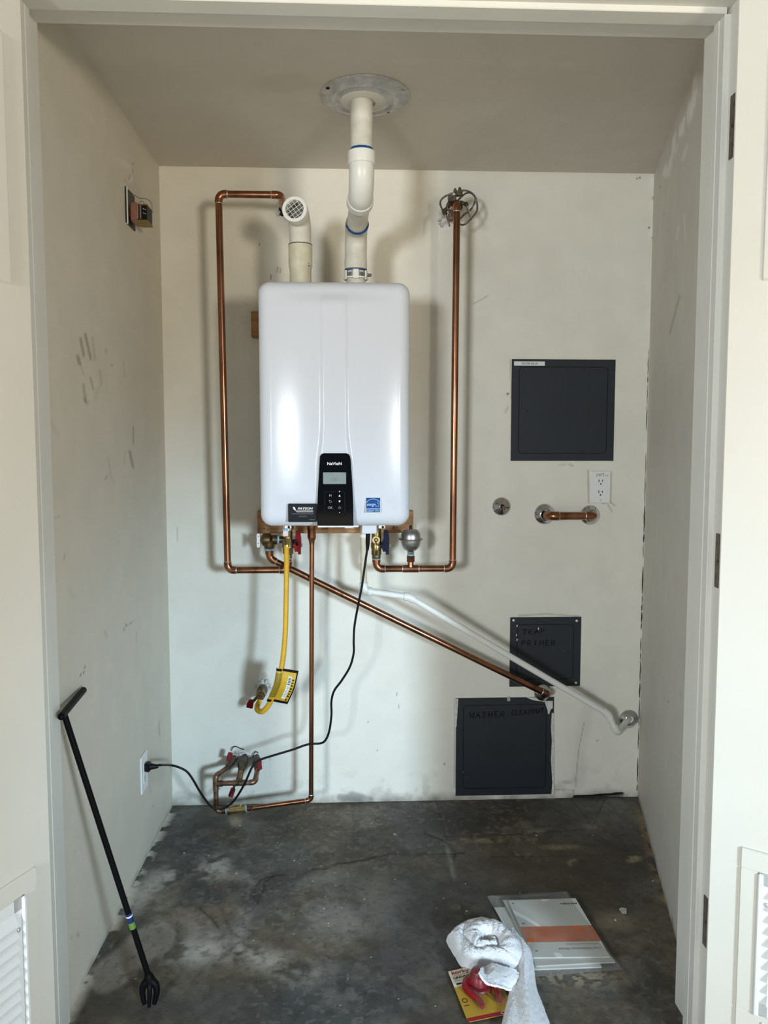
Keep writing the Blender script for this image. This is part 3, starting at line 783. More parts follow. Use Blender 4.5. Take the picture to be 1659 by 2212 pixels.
# ================================================================== water heater
FY = V(0, -1, 0); UX = V(1, 0, 0); UZ = V(0, 0, 1)      # facing the opening: right = UX, up = UZ, out = FY
YFR, YBK = -0.402, -0.045
HX0, HX1 = P(561, 870, -0.365)[0], P(884.5, 870, -0.365)[0]
HZ1, HZ0 = P(720, 609, -0.375)[2], P(720, 1136, -0.375)[2]
HXC = (HX0+HX1)/2
heater = thing('tankless_water_heater', 'tall white wall-hung tankless water heater with black control panel', 'water heater', (HXC, -0.2, HZ0))
R_ = 0.036
def front_y(x, z):
    """relief of the front cover: gentle bulge and the raised spine that widens to the control panel."""
    u = (x-HXC)/((HX1-HX0)/2-R_); q = (z-HZ0)/(HZ1-HZ0)
    ex = max(0.0, 1-u*u); ez = min(1.0, (z-HZ0-R_)/0.05, (HZ1-R_-z)/0.03); ez = max(0.0, ez)
    y = -0.015*ex*min(1, ez*1.0)
    cx = P(722, 800, YFR)[0]
    w = 0.0365+0.012*max(0.0, min(1.0, (0.42-q)/0.16))**1.5
    d = abs(x-cx)-w
    t = max(0.0, min(1.0, 0.5-d/0.010))
    y -= (0.0035+0.0035*max(0.0, min(1.0, (0.5-q)/0.2)))*ez*(t*t*(3-2*t))
    return y
nx, nz, na, nr = 96, 60, 8, 7
xs = np.linspace(HX0+R_, HX1-R_, nx+1); zs = np.linspace(HZ0+R_, HZ1-R_, nz+1)
def outline(ins):
    r = max(R_-ins, 0.0); pts = []
    for x in xs: pts.append((x, HZ0+ins))
    for k in range(1, na): a = -PI/2+PI/2*k/na; pts.append((HX1-R_+r*math.cos(a), HZ0+R_+r*math.sin(a)))
    for z in zs: pts.append((HX1-ins, z))
    for k in range(1, na): a = PI/2*k/na; pts.append((HX1-R_+r*math.cos(a), HZ1-R_+r*math.sin(a)))
    for x in xs[::-1]: pts.append((x, HZ1-ins))
    for k in range(1, na): a = PI/2+PI/2*k/na; pts.append((HX0+R_+r*math.cos(a), HZ1-R_+r*math.sin(a)))
    for z in zs[::-1]: pts.append((HX0+ins, z))
    for k in range(1, na): a = PI+PI/2*k/na; pts.append((HX0+R_+r*math.cos(a), HZ0+R_+r*math.sin(a)))
    return pts
m = MB()
rings = [[V(x, YBK, z) for x, z in outline(0)]]
for k in range(nr):
    a = PI/2*k/nr
    rings.append([V(x, YFR+R_-R_*math.sin(a), z) for x, z in outline(R_*(1-math.cos(a)))])
n_ = len(rings[0]); vs = [q for r in rings for q in r]; fs = []
base = len(vs)
gi = lambda i, j: base+j*(nx+1)+i
for j in range(nz+1):
    for i in range(nx+1):
        vs.append(V(xs[i], YFR+front_y(xs[i], zs[j]), zs[j]))
for j in range(nz):
    for i in range(nx):
        fs.append((gi(i, j), gi(i+1, j), gi(i+1, j+1), gi(i, j+1)))
for r in range(len(rings)-1):
    for k in range(n_):
        fs.append((r*n_+k, r*n_+(k+1) % n_, (r+1)*n_+(k+1) % n_, (r+1)*n_+k))
# last ring -> grid border
bi = [gi(i, 0) for i in range(nx+1)]+[gi(nx, 0)]*(na-1)+[gi(nx, j) for j in range(nz+1)]+[gi(nx, nz)]*(na-1)+[gi(i, nz) for i in range(nx, -1, -1)]+[gi(0, nz)]*(na-1)+[gi(0, j) for j in range(nz, -1, -1)]+[gi(0, 0)]*(na-1)
lr = (len(rings)-1)*n_
for k in range(n_):
    a, b = bi[k], bi[(k+1) % n_]
    fs.append((lr+k, lr+(k+1) % n_, b, a) if a != b else (lr+k, lr+(k+1) % n_, a))
m.add(vs, fs, True)
m.add(rings[0], [tuple(range(n_))])
part('casing', m, M_enamel, heater)
# small clip on the right side, top screws
m = MB(); zc = P(886, 668, -0.3)[2]; m.box((HX1-0.004, -0.30, zc-0.017), (HX1+0.0035, -0.27, zc+0.017), 0.002)
part('cover_clip', m, M_enamel, heater)
for px_ in (616, 826):
    c = P(px_, 608, -0.32); m = MB(); m.lathe([(0.007, 0), (0.007, 0.006), (0.003, 0.009)], (c[0], -0.32, HZ1-0.001), (0, 0, 1), 12)
    part('top_screw', m, M_zinc, heater)
# control panel
YC = YFR-0.028
def cp(x, y): q = P(x, y, YC); return (q[0], q[2])
pl = [cp(685.5, 1136), cp(685, 1100), cp(686.5, 1060), cp(689, 1020), cp(690.5, 992)]
c0, c1 = cp(690.8, 988), cp(756.5, 988); zt_ = cp(723, 979)[1]; rr_ = 0.014
pl += [(c0[0]+rr_*(1-math.cos(a)), c0[1]+(zt_-c0[1])*math.sin(a)) for a in (0.0, 0.35, 0.7, 1.05, 1.4)]
pl += [(c1[0]-rr_*(1-math.cos(a)), c1[1]+(zt_-c1[1])*math.sin(a)) for a in (1.4, 1.05, 0.7, 0.35, 0.0)]
pl += [cp(757.5, 992), cp(759.5, 1020), cp(762, 1060), cp(763.5, 1100), cp(763.5, 1136)]
cpx = sum(q[0] for q in pl)/len(pl)
m = MB(); m.prism(pl, (0, 0, 0), UX, UZ, FY, -YFR-0.006, -YC-0.0025)
ins = [(cpx+(a-cpx)*0.955, b-(0.004 if b > zt_-0.03 else 0)+(0.0015 if b < HZ0+0.05 else 0)) for a, b in pl]
A_ = [V(a, YC+0.0025, b) for a, b in pl]; B_ = [V(a, YC, b) for a, b in ins]; k = len(pl)
m.add(A_+B_, [(i, i+k, (i+1) % k+k, (i+1) % k) for i in range(k)]); m.add(B_, [tuple(range(k))])
panel = part('control_panel', m, M_blackgloss, heater, 'glossy black control panel')
def on_panel(x, y): q = P(x, y, YC); return q
pxm = P(723, 1050, YC)[0]-P(722, 1050, YC)[0]      # metres per photo pixel on the panel
part('logo_lettering', text_mb('NaVIeN', on_panel(722.5, 1001.5), UX, UZ, FY, height=6.2*pxm, width=31*pxm, bold=0.02), M_print, panel)
a_, b_ = on_panel(698, 1045.5), on_panel(747.5, 1020.5)
m = MB(); m.prism(rrect(b_[0]-a_[0], b_[2]-a_[2], 0.002, 3, (a_[0]+b_[0])/2, (a_[2]+b_[2])/2), (0, 0, 0), UX, UZ, FY, -YC-0.001, -YC+0.0006)
lcd = part('display', m, M_lcd, panel, 'grey liquid crystal display')
part('digits', text_mb('120', on_panel(722, 1036), UX, UZ, FY, height=7*pxm, off=0.0012), M_greytext, lcd)
for px_, w_ in ((702, 3), (714, 3), (741, 4)):
    q = on_panel(px_, 1023.5); m = MB(); m.box((q[0], YC-0.0011, q[2]), (q[0]+w_*pxm, YC-0.0005, q[2]+1.6*pxm)); part('display_icon', m, M_greytext, lcd)
for (t, x, y, hh) in (('M', 713.5, 1070.5, 5.0), ('OK', 713.5, 1096.5, 5.0)):
    part('key_symbol', text_mb(t, on_panel(x, y), UX, UZ, FY, height=hh*pxm), M_dimprint, panel)
for (y, sg) in ((1070.5, 1), (1083.5, -1)):
    q = on_panel(733.5, y); m = MB(); s_ = 2.3*pxm
    m.prism([(-s_, -s_*sg), (s_, -s_*sg), (0, s_*sg)], q, UX, UZ, FY, 0, 0.0004); part('key_symbol', m, M_print, panel)
q = on_panel(713.5, 1083.5); s_ = pxm
m = MB(); m.tube([q+FY*.0002+UX*a*s_+UZ*b*s_ for a, b in ((-3, 1.8), (1.5, 1.8), (2.8, 0.5), (2.8, -1), (1.5, -2.0), (-1.5, -2.0))], 0.35*s_, 5)
m.prism([(-3.4*s_, 1.8*s_), (-1.6*s_, 3.4*s_), (-1.6*s_, 0.2*s_)], q, UX, UZ, FY, 0, 0.0004); part('key_symbol', m, M_dimprint, panel)
q = on_panel(733.8, 1096.5)
m = MB(); m.tube([q+FY*.0002+2.5*s_*(UX*math.sin(a)+UZ*math.cos(a)) for a in np.linspace(0.6, 2*PI-0.6, 18)], 0.35*s_, 5); m.tube([q+FY*.0002+UZ*0.4*s_, q+FY*.0002+UZ*3*s_], 0.35*s_, 5)
part('key_symbol', m, M_dimprint, panel)
m = MB()
for l in ([(701, 1108), (701.5, 1062)], [(745, 1108), (744.5, 1062)], [(701.5, 1062), (744.5, 1062)]):
    m.tube([on_panel(*l[0]), on_panel(*l[1])], 0.25*pxm, 5)
part('key_frame_line', m, M_darkgrey, panel)
q = on_panel(733.5, 1107); m = MB(); m.lathe([(0.9*pxm, 0), (0.9*pxm, 0.0005)], q, FY, 8); part('indicator_dot', m, M_print, panel)
q = on_panel(733.5, 1061.5); m = MB(); m.lathe([(1.2*pxm, 0), (1.2*pxm, 0.0005)], q, FY, 8); part('indicator_dot', m, M_print, panel)
# black installer's sticker
YT = YFR-0.0150
a_, b_ = P(622.5, 1128, YT), P(684, 1088, YT); pm = P(641, 1100, YT)[0]-P(640, 1100, YT)[0]
m = MB(); m.prism(rrect(b_[0]-a_[0], b_[2]-a_[2], 0.0035, 4, (a_[0]+b_[0])/2, (a_[2]+b_[2])/2), (0, 0, 0), UX, UZ, FY, -YFR-0.004, -YT)
stk = part('installer_sticker', m, M_card, heater, 'black rectangular sticker with silver lettering')
part('sticker_lettering', text_mb('PAYSON', P(659.5, 1098.5, YT), UX, UZ, FY, height=5.2*pm, width=33*pm, shear=0.25, bold=0.03), M_silverprint, stk)
q = P(655.5, 1104.3, YT); m = MB(); m.prism([(-19*pm, 2.1*pm), (21*pm, 2.1*pm), (21*pm, -2.4*pm), (-14.5*pm, -2.4*pm)], q, UX, UZ, FY, 0, 0.0003)
part('sticker_bar', m, mat('sticker_grey', (0.18, 0.18, 0.185), 0.35, metal=0.4), stk)
q = P(634.8, 1098.5, YT); m = MB(); m.prism([(-2.5*pm, 3.6*pm), (1.5*pm, 3.6*pm), (4.5*pm, -3.6*pm), (1.8*pm, -3.6*pm), (-2.0*pm, -0.5*pm), (0, 1.2*pm), (-2.4*pm, 1.6*pm)], q, UX, UZ, FY, 0, 0.0004)
part('sticker_emblem', m, M_silverprint, stk)
for (x, y, w_) in ((654, 1110, 47), (654, 1115.3, 17), (674.5, 1122.7, 12)):
    q = P(x, y, YT); m = MB()
    R3 = random.Random(int(x+y)); t = -w_/2
    while t < w_/2:
        l = R3.uniform(2.0, 5.0); hh = 0.55
        m.prism([(t*pm, -hh*pm), (min(t+l, w_/2)*pm, -hh*pm), (min(t+l, w_/2)*pm, hh*pm), (t*pm, hh*pm)], q, UX, UZ, FY, 0, 0.0003); t += l+0.7
    part('sticker_small_print', m, mat('sticker_dim', (0.12, 0.12, 0.125), 0.5), stk)
# blue efficiency sticker
YE = YFR-0.0140
a_, b_ = P(790.8, 1106.8, YE), P(821.4, 1075, YE); es = (b_[0]-a_[0])/30.6; cx_, cz_ = (a_[0]+b_[0])/2, (a_[2]+b_[2])/2
m = MB(); m.box((a_[0]-es*0.9, YFR, a_[2]-es*0.9), (b_[0]+es*0.9, YE+0.0004, b_[2]+es*0.9)); st = part('efficiency_sticker', m, M_print, heater, 'blue and white energy efficiency sticker')
m = MB(); m.box((a_[0], YE, a_[2]), (b_[0], YE+0.0006, b_[2])); part('blue_field', m, M_blue, st)
m = MB(); m.box((a_[0], YE-0.0002, a_[2]+7.0*es), (b_[0], YE+0.0003, a_[2]+8.2*es)); part('white_rule', m, M_ltblue, st)
E0 = V(cx_, YE-0.0002, cz_)
m = MB(); m.tube([E0+UX*es*18.2*math.sin(t)+UZ*es*(-5.2+18.2*math.cos(t)) for t in np.linspace(-0.98, 0.98, 25)], 0.55*es, 6); part('white_arc', m, M_ltblue, st)
sp = []
for k in range(11):
    rr = 6.4 if k % 2 == 0 else 2.7; sp.append(E0+UX*es*(9.0+rr*math.sin(k*PI/5))+UZ*es*(0.6+rr*math.cos(k*PI/5)))
m = MB(); m.tube(sp[:9], 0.5*es, 5); part('star_outline', m, M_ltblue, st)
part('script_lettering', text_mb('energy', E0+UX*es*(-4.5)+UZ*es*(-0.6), UX, UZ, FY, height=6.6*es, width=18*es, shear=0.5), M_ltblue, st)
part('sticker_lettering', text_mb('ENERGY STAR', E0-UZ*es*12.6, UX, UZ, FY, height=4.2*es, width=28.5*es), M_ltblue, st)
# things under the casing
q0, q1 = P(782, 1153, -0.33), P(813.5, 1132, -0.33)
m = MB(); m.box((q0[0], -0.33, q0[2]), (q1[0], -0.26, q1[2]+0.01), 0.0015); part('wiring_box', m, M_enamel, heater)
q0, q1 = P(686, 1139.5, -0.35), P(775, 1134, -0.35)
m = MB(); m.box((q0[0], -0.35, q0[2]), (q1[0], -0.2, q1[2]+0.008), 0.001); part('bottom_flange', m, M_zinc, heater)
for (x, y, w_) in ((754, 1138, 22), (716, 1136, 12)):
    q = P(x, y, -0.33); m = MB(); m.box((q[0]-w_/2*pm, -0.335, q[2]-3.5*pm), (q[0]+w_/2*pm, -0.3, q[2]+4*pm), 0.002); part('drain_bracket', m, M_zinc, heater)
for (x, y) in ((622, 1138), (825, 1138)):
    q = P(x, y, -0.33); m = MB(); m.box((q[0]-8*pm, -0.332, q[2]-4.5*pm), (q[0]+8*pm, -0.327, q[2]+8*pm), 0.004)
    br = part('mounting_tab', m, M_zinc, heater)
    m = MB(); m.lathe([(0.004, 0), (0.004, 0.001)], (q[0]+2*pm, -0.3325, q[2]-0.5*pm), FY, 10); part('tab_hole', m, M_dark, br)

# mounting boards
q0, q1 = P(542.5, 728, -0.04), P(545, 672, -0.04)
m = MB(); m.box((q0[0], -0.040, q0[2]), (P(868, 700, -0.04)[0], -0.001, q1[2]), 0.002)
solo('mounting_board', m, M_wood, 'short pine board showing left of the heater near its top', 'board')
q0, q1 = P(556, 1152.5, -0.04), P(893, 1103, -0.04)
m = MB(); m.box((q0[0], -0.040, q0[2]), (q1[0], -0.001, q1[2]), 0.002)
bd = solo('mounting_board', m, M_wood, 'long pine board on the wall below the heater casing', 'board')
for (x, y) in ((571, 1142), (578, 1145), (850, 1140), (858, 1139)):
    q = P(x, y, -0.04); m = MB(); m.lathe([(0.0022, 0), (0.0022, 0.0006)], q, FY, 8); part('nail_hole', m, M_dark, bd)
part('stamp', text_mb('BIGHT', P(702, 1142, -0.04), UX, UZ, FY, height=5*pm, width=17*pm), M_ink, bd)

# ================================================================== piping helpers
def run(root, pts, r, L=2.5, pm_=None, em_=None, name='pipe', solder=True, fit=1.13, n=18, skip=()):
    """straight pipes between pts, with a swept elbow fitting and solder rings at each inner point."""
    pm_ = pm_ or M_copper; em_ = em_ or M_elbow
    pts = [np.asarray(p, float) for p in pts]
    np_ = len(pts); legs = [0.0]*np_
    for i in range(1, np_-1):
        th = math.acos(max(-1, min(1, nrm(pts[i]-pts[i-1])@nrm(pts[i+1]-pts[i]))))
        legs[i] = L*r*(0.55+0.45*min(1, math.tan(th/2)))
    for i in range(np_-1):
        d = nrm(pts[i+1]-pts[i]); m = MB(); m.cyl(pts[i]+d*legs[i]*0.9, pts[i+1]-d*legs[i+1]*0.9, r, n); part(name, m, pm_, root)
    for i in range(1, np_-1):
        a, c, b = pts[i-1], pts[i], pts[i+1]
        d1, d2 = nrm(c-a), nrm(b-c)
        th = math.acos(max(-1, min(1, d1@d2)))
        leg = legs[i]; t_ = 0.72*leg; R = t_/max(0.05, math.tan(th/2))
        A, B = c-d1*leg, c+d2*leg
        m = MB(); m.tube(bend(A, c, B, R, 10), r*fit, n)
        e = part('elbow', m, em_, root)
        if solder:
            for p_, d in ((A, -d1), (B, d2)):
                m = MB(); m.cyl(p_-d*0.0002, p_+d*0.0022, r*(fit-0.02), n, r2=r*1.02); part('solder_joint', m, M_solder, e)
def ringp(root, c, d, r, w, mt, name='tape', n=18):
    d = nrm(d); c = np.asarray(c, float); m = MB(); m.cyl(c-d*w/2, c+d*w/2, r, n); return part(name, m, mt, root)

YP = -0.167; r34 = 0.0111; r12 = 0.0080
# ------------------------------------------------------------------ hot water loop on the left
a0 = P(623, 1231, YP)
hp = [P(610, 421, 0.02), P(606, 421, YP), P(472, 420.5, YP), P(495, 1231, YP), a0]
hp[0] = V(hp[1][0], -0.001, hp[1][2])
hp[2][2] = hp[1][2]; hp[3][0] = P(492, 1231, YP)[0]; hp[3][2] = a0[2]; hp[2][0] = P(472, 420.5, YP)[0]
hot = thing('copper_hot_water_pipe', 'copper water pipe looping up the wall left of the heater', 'pipe', (hp[3][0], YP, hp[3][2]))
up = V(a0[0]+0.0, YP, P(627, 1206, YP)[2])
run(hot, hp[:-1]+[V(up[0], YP, a0[2]), up], r34)
# brass service valve with red handle
HVX = up[0]
hv = thing('hot_isolation_valve', 'brass service valve with red lever handle under the heater', 'valve', (HVX, YP, up[2]))
zt = HZ0-0.002
m = MB()
m.lathe([(0.0125, 0), (0.0135, 0.004), (0.0135, 0.014), (0.0165, 0.016), (0.0165, 0.034), (0.0195, 0.036), (0.0195, 0.056), (0.015, 0.06), (0.015, zt-up[2]-0.03), (0.019, zt-up[2]-0.028), (0.019, zt-up[2]+0.01)], up, UZ, 20)
body = part('valve_body', m, M_brass, hv)
ringp(hv, up+UZ*0.001, UZ, 0.0126, 0.006, M_tape)
ringp(hv, V(HVX, YP, zt-0.012), UZ, 0.0198, 0.008, M_tape)
m = MB(); m.hexnut(V(HVX, YP, up[2]+0.016), V(HVX, YP, up[2]+0.034), 0.019); part('hex_nut', m, M_brassdark, hv)
def lever(root, X, Y, px_top, px_bot, mt, hub_y):
    """flat T-shaped lever standing upright beside its valve."""
    zt_, zb_ = P(*px_top, Y)[2], P(*px_bot, Y)[2]; x0 = P(*px_top, Y)[0]; pz = 0.0015
    hz = P(px_top[0], hub_y, Y)[2]
    o = [(-0.005, zt_), (0.008, zt_), (0.012, zt_-0.022), (0.0125, hz), (0.011, hz-0.012), (0.011, zb_), (0.0015, zb_), (0.0015, hz-0.020), (-0.008, hz-0.020), (-0.012, hz-0.008), (-0.012, hz+0.010), (-0.007, hz+0.020)]
    m = MB(); m.prism([(a, b-hz) for a, b in o], V(x0, Y, hz), UX, UZ, FY, -0.010, 0.010)
    h = part('lever_handle', m, mt, root)
    m = MB(); m.cyl(V(X, Y, hz), V(x0+0.014, Y, hz), 0.0055, 12); part('valve_stem', m, M_brassdark, root)
    m = MB(); m.hexnut(V(x0+0.0115, Y, hz), V(x0+0.0165, Y, hz), 0.006); part('stem_nut', m, M_zinc, root)
    return x0, hz
lever(hv, HVX, YP-0.005, (642.5, 1147), (643.5, 1197), M_redh, 1178)
m = MB(); c = P(632, 1171, YP-0.03); m.tube(smooth_path([c, c+V(0.005, -0.004, 0.006), c+V(0.012, -0.002, -0.002), c+V(0.015, 0.005, -0.01)], 5), 0.0042, 8); part('drain_cap_strap', m, M_black, hv)
# ------------------------------------------------------------------ pressure relief valve and its copper discharge line
YRV = -0.132
rvc = P(582, 1166, YRV)
rv = thing('relief_valve', 'dark brass pressure relief valve with steel test lever, left of the gas line', 'valve', (rvc[0], YRV, rvc[2]-0.03))
m = MB(); xl = P(562, 1166, YRV)[0]; 
m.lathe([(0.004, 0), (0.012, 0.004), (0.020, 0.009), (0.0215, 0.012), (0.0215, 0.034), (0.017, 0.037), (0.0125, 0.040)], V(xl, YRV, rvc[2]), UX, 22); part('valve_body', m, M_brassdark, rv)
m = MB(); m.lathe([(0.0125, 0.0), (0.0165, 0.004), (0.0170, 0.010), (0.0165, 0.018), (0.012, 0.021), (0.012, 0.055)], V(xl+0.038, YRV, rvc[2]), UX, 20); part('inlet_nut', m, M_brassdark, rv)
ringp(rv, V(xl+0.061, YRV, rvc[2]), UX, 0.0135, 0.006, M_tape)
zo = P(582, 1185, YRV)[2]
m = MB(); m.lathe([(0.0165, 0), (0.0185, 0.006), (0.0195, 0.016), (0.019, 0.028)], V(rvc[0], YRV, zo), UZ, 20); part('outlet', m, M_brassdark, rv)
m = MB(); lz = P(557, 1160, YRV-0.005)[2]; lx = P(558, 1166, YRV-0.005)[0]
m.prism(rrect(0.0105, 0.047, 0.005, 4, 0, -0.012), V(lx, YRV-0.005, lz), UX, UZ, FY, -0.001, 0.001); tl = part('test_lever', m, M_zinc, rv)
for dz in (0.003, -0.021):
    m = MB(); m.lathe([(0.0018, 0), (0.0018, 0.0006)], V(lx, YRV-0.0058, lz+dz), FY, 8); part('lever_hole', m, M_dark, tl)
m = MB(); m.cyl(V(lx, YRV-0.003, lz+0.002), V(xl+0.004, YRV, rvc[2]), 0.002, 8); part('lever_pin', m, M_zinc, rv)
dtop = V(rvc[0], YRV, zo)
dc = P(583, 1207, YRV)
de = P(1185, 1501, -0.085)
disch = thing('relief_discharge_pipe', 'copper discharge pipe running diagonally down across the wall to a chrome flange', 'pipe', (de[0], -0.08, de[2]))
dwall = V(P(1172, 1496, 0)[0], -0.0012, P(1172, 1496, 0)[2])
run(disch, [dtop, V(rvc[0], YRV, dc[2]), de, dwall], r34)
ringp(disch, dtop+UZ*-0.002, UZ, 0.0165, 0.008, M_tape); ringp(disch, dtop+UZ*-0.012, UZ, 0.0145, 0.014, M_elbow, 'adapter')
def escutcheon(name, c, r, label, mt=M_chrome, hole=0.0125):
    m = MB(); m.lathe([(r, 0), (r, 0.0015), (r*0.96, 0.004), (r*0.78, 0.0085), (hole+0.008, 0.013), (hole+0.004, 0.017), (hole+0.001, 0.018), (hole, 0.017), (hole, 0.004)], c, FY, 40, caps=False, sharp=0.9)
    return solo(name, m, mt, label, 'pipe flange')
escutcheon('wall_flange', V(dwall[0], -0.001, dwall[2]), 0.0315, 'chrome wall flange at the lower end of the diagonal copper pipe')

# ------------------------------------------------------------------ cold water pipe on the right with service valve and arrestor
cx0 = P(813, 1229, YP); ctop = P(987, 437, YP); cbot = P(974, 1229, YP)
cold = thing('copper_cold_water_pipe', 'straight copper water pipe rising on the wall right of the heater', 'pipe', (cbot[0], YP, cbot[2]))
cup = V(cx0[0], YP, P(813, 1207, YP)[2])
run(cold, [cup, V(cx0[0], YP, cx0[2]), V(ctop[0]*0.5+cbot[0]*0.5, YP, cx0[2]), V(ctop[0], YP, ctop[2]), V(ctop[0]-0.003, -0.001, ctop[2]-0.003)], r34)
tx = P(887, 1229, YP)[0]; tz = cx0[2]
m = MB(); m.cyl(V(tx-0.026, YP, tz), V(tx+0.026, YP, tz), r34*1.13, 18); tee = part('tee', m, M_elbow, cold)
m = MB(); m.lathe([(0.0115, 0), (0.010, 0.014), (0.0095, 0.03)], V(tx, YP, tz), UZ, 18); part('tee_branch', m, M_elbow, tee)
for s_ in (-1, 1): ringp(cold, V(tx+s_*0.0265, YP, tz), UX, r34*1.1, 0.003, M_solder, 'solder_joint')
cv = thing('cold_isolation_valve', 'brass service valve with dark blue lever handle under the heater', 'valve', (cx0[0], YP, cup[2]))
m = MB(); hh = HZ0-cup[2]
m.lathe([(0.0135, 0), (0.015, 0.003), (0.015, 0.012), (0.0165, 0.014), (0.0165, 0.034), (0.0185, 0.036), (0.0185, 0.050), (0.0175, 0.052), (0.016, 0.070), (0.0155, hh-0.02), (0.017, hh-0.016), (0.017, hh+0.008)], cup, UZ, 22); part('valve_body', m, M_brass, cv)
m = MB(); m.hexnut(cup+UZ*0.014, cup+UZ*0.031, 0.0185); part('hex_nut', m, M_brassdark, cv)
ringp(cv, cup+UZ*0.0005, UZ, 0.0139, 0.007, M_tape)
ringp(cv, cup-UZ*0.007, UZ, 0.0142, 0.009, M_elbow, 'adapter')
q = P(812.5, 1166.5, YP-0.05)
m = MB(); m.cyl(V(q[0], YP, q[2]), V(q[0], YP-0.04, q[2]), 0.011, 18); m.lathe([(0.0130, 0), (0.0135, 0.002), (0.0135, 0.010), (0.0125, 0.012)], V(q[0], YP-0.038, q[2]), FY, 24); dcap = part('drain_port', m, M_brassbright, cv)
m = MB(); o = V(q[0], YP-0.0525, q[2]); m.tube([o+0.0048*(UX*math.cos(t)+UZ*math.sin(t)) for t in np.linspace(0, 2*PI, 16)], 0.0014, 6); m.tube(smooth_path([o-UX*0.003-UZ*0.003, o+V(0.002, -0.001, -0.013), o+V(0.006, 0, -0.017), o+V(0.012, 0.004, -0.014), o+V(0.016, 0.01, -0.008)], 5), 0.0017, 6); part('cap_strap', m, M_black, cv)
lever(cv, cx0[0], YP-0.005, (832.5, 1145), (833.5, 1197), M_blueh, 1178)
ar = thing('water_hammer_arrestor', 'small round steel arrestor with black cap on the cold pipe', 'arrestor', (tx, YP, tz+0.012))
za = P(887, 1203, YP)[2]
m = MB(); m.hexnut(V(tx, YP, tz+0.024), V(tx, YP, tz+0.044), 0.0145); m.cyl(V(tx, YP, tz+0.022), V(tx, YP, tz+0.026), 0.0115, 16); part('adapter_nut', m, M_elbow, ar)
ringp(ar, V(tx, YP, tz+0.046), UZ, 0.011, 0.006, M_tape)
m = MB(); m.hexnut(V(tx, YP, tz+0.048), V(tx, YP, tz+0.058), 0.0125); part('neck_nut', m, M_steel, ar)
zs_, zr_, zt_ = P(887, 1191, YP)[2], P(887, 1165, YP)[2], P(887, 1143, YP)[2]
rs = 0.0335; pr = [(0.006, zs_-tz)]
for t in np.linspace(0.1, 1, 7): pr.append((rs*math.sin(t*PI/2*0.97)**0.75, zs_-tz+(zr_-zs_-0.002)*(1-math.cos(t*PI/2))))
pr += [(0.0395, zr_-tz-0.002), (0.0405, zr_-tz), (0.0395, zr_-tz+0.0025), (rs, zr_-tz+0.003)]
for t in np.linspace(0.15, 1, 8): pr.append((rs*math.cos(t*PI/2*0.9)**0.62, zr_-tz+0.003+(zt_-zr_-0.003)*math.sin(t*PI/2)))
m = MB(); m.lathe(pr, V(tx, YP, tz), UZ, 32, sharp=0.8); tank = part('tank', m, M_steel, ar)
m = MB(); m.lathe([(0.016, 0), (0.017, 0.0006), (0.001, 0.0016)], V(tx+0.002, YP, zt_-0.001), UZ, 16); part('label_disc', m, M_zinc, ar)
m = MB(); m.lathe([(0.005, 0), (0.005, 0.0085), (0.0035, 0.012), (0.001, 0.0135)], V(tx, YP, zt_), UZ, 14); part('valve_cap', m, M_black, ar)

# ground clamp and loops of wire on the elbow at the top of the cold pipe
gc = thing('ground_clamp', 'dark bronze grounding clamp with bolts around the top of the right copper pipe', 'clamp', (ctop[0], YP, ctop[2]-0.01))
gx, gz = ctop[0], ctop[2]
m = MB(); m.tube([V(gx-0.004+0.0185*math.cos(t)*1.25, YP+0.030, gz-0.004+0.019*math.sin(t)) for t in np.linspace(0, 2*PI, 24)], 0.0045, 8, caps=False); part('clamp_band', m, M_bronze, gc)
def cq(x, y, Y=YP-0.0): return P(x, y, Y)
m = MB(); m.tube([cq(957, 458, -0.13), cq(966, 450, -0.13), cq(976, 437, -0.13)], 0.0065, 8); m.tube([cq(995, 437, -0.13), cq(1003, 440, -0.14), cq(1008, 440, -0.14)], 0.006, 8); part('clamp_jaw', m, M_bronze, gc)
m = MB(); m.box(cq(968, 437, -0.145)-V(0, .010, 0), cq(985, 423, -0.145)+V(0, .010, 0), 0.002); m.box(cq(984, 424, -0.14)-V(0, .008, 0), cq(999, 413, -0.14)+V(0, .008, 0), 0.002); part('clamp_block', m, M_bronze, gc)
for (x, y) in ((983, 409), (993, 406.5)):
    m = MB(); m.lathe([(0.0055, -0.006), (0.0055, 0.002), (0.0035, 0.004), (0.0035, 0.007)], cq(x, y+3, -0.145), UZ, 12); part('bolt', m, M_bronze, gc)
for (x0, y0, x1, y1) in ((961, 462, 971, 488), (1007, 443, 1017, 470)):
    m = MB(); m.cyl(cq(x0, y0, -0.15), cq(x1, y1, -0.19), 0.0032, 10); b_ = part('bolt_shank', m, M_chrome, gc)
    m = MB(); m.lathe([(0.007, -0.005), (0.0075, 0), (0.006, 0.005), (0.002, 0.007)], cq(x0, y0-2, -0.148), nrm(cq(x0, y0, -.15)-cq(x1, y1, -.19)), 12); part('bolt_head', m, M_bronze, gc)
wr = thing('ground_wire', 'loops of thick dull grounding wire around the clamp at the top right', 'wire', cq(1005, 487, -0.12))
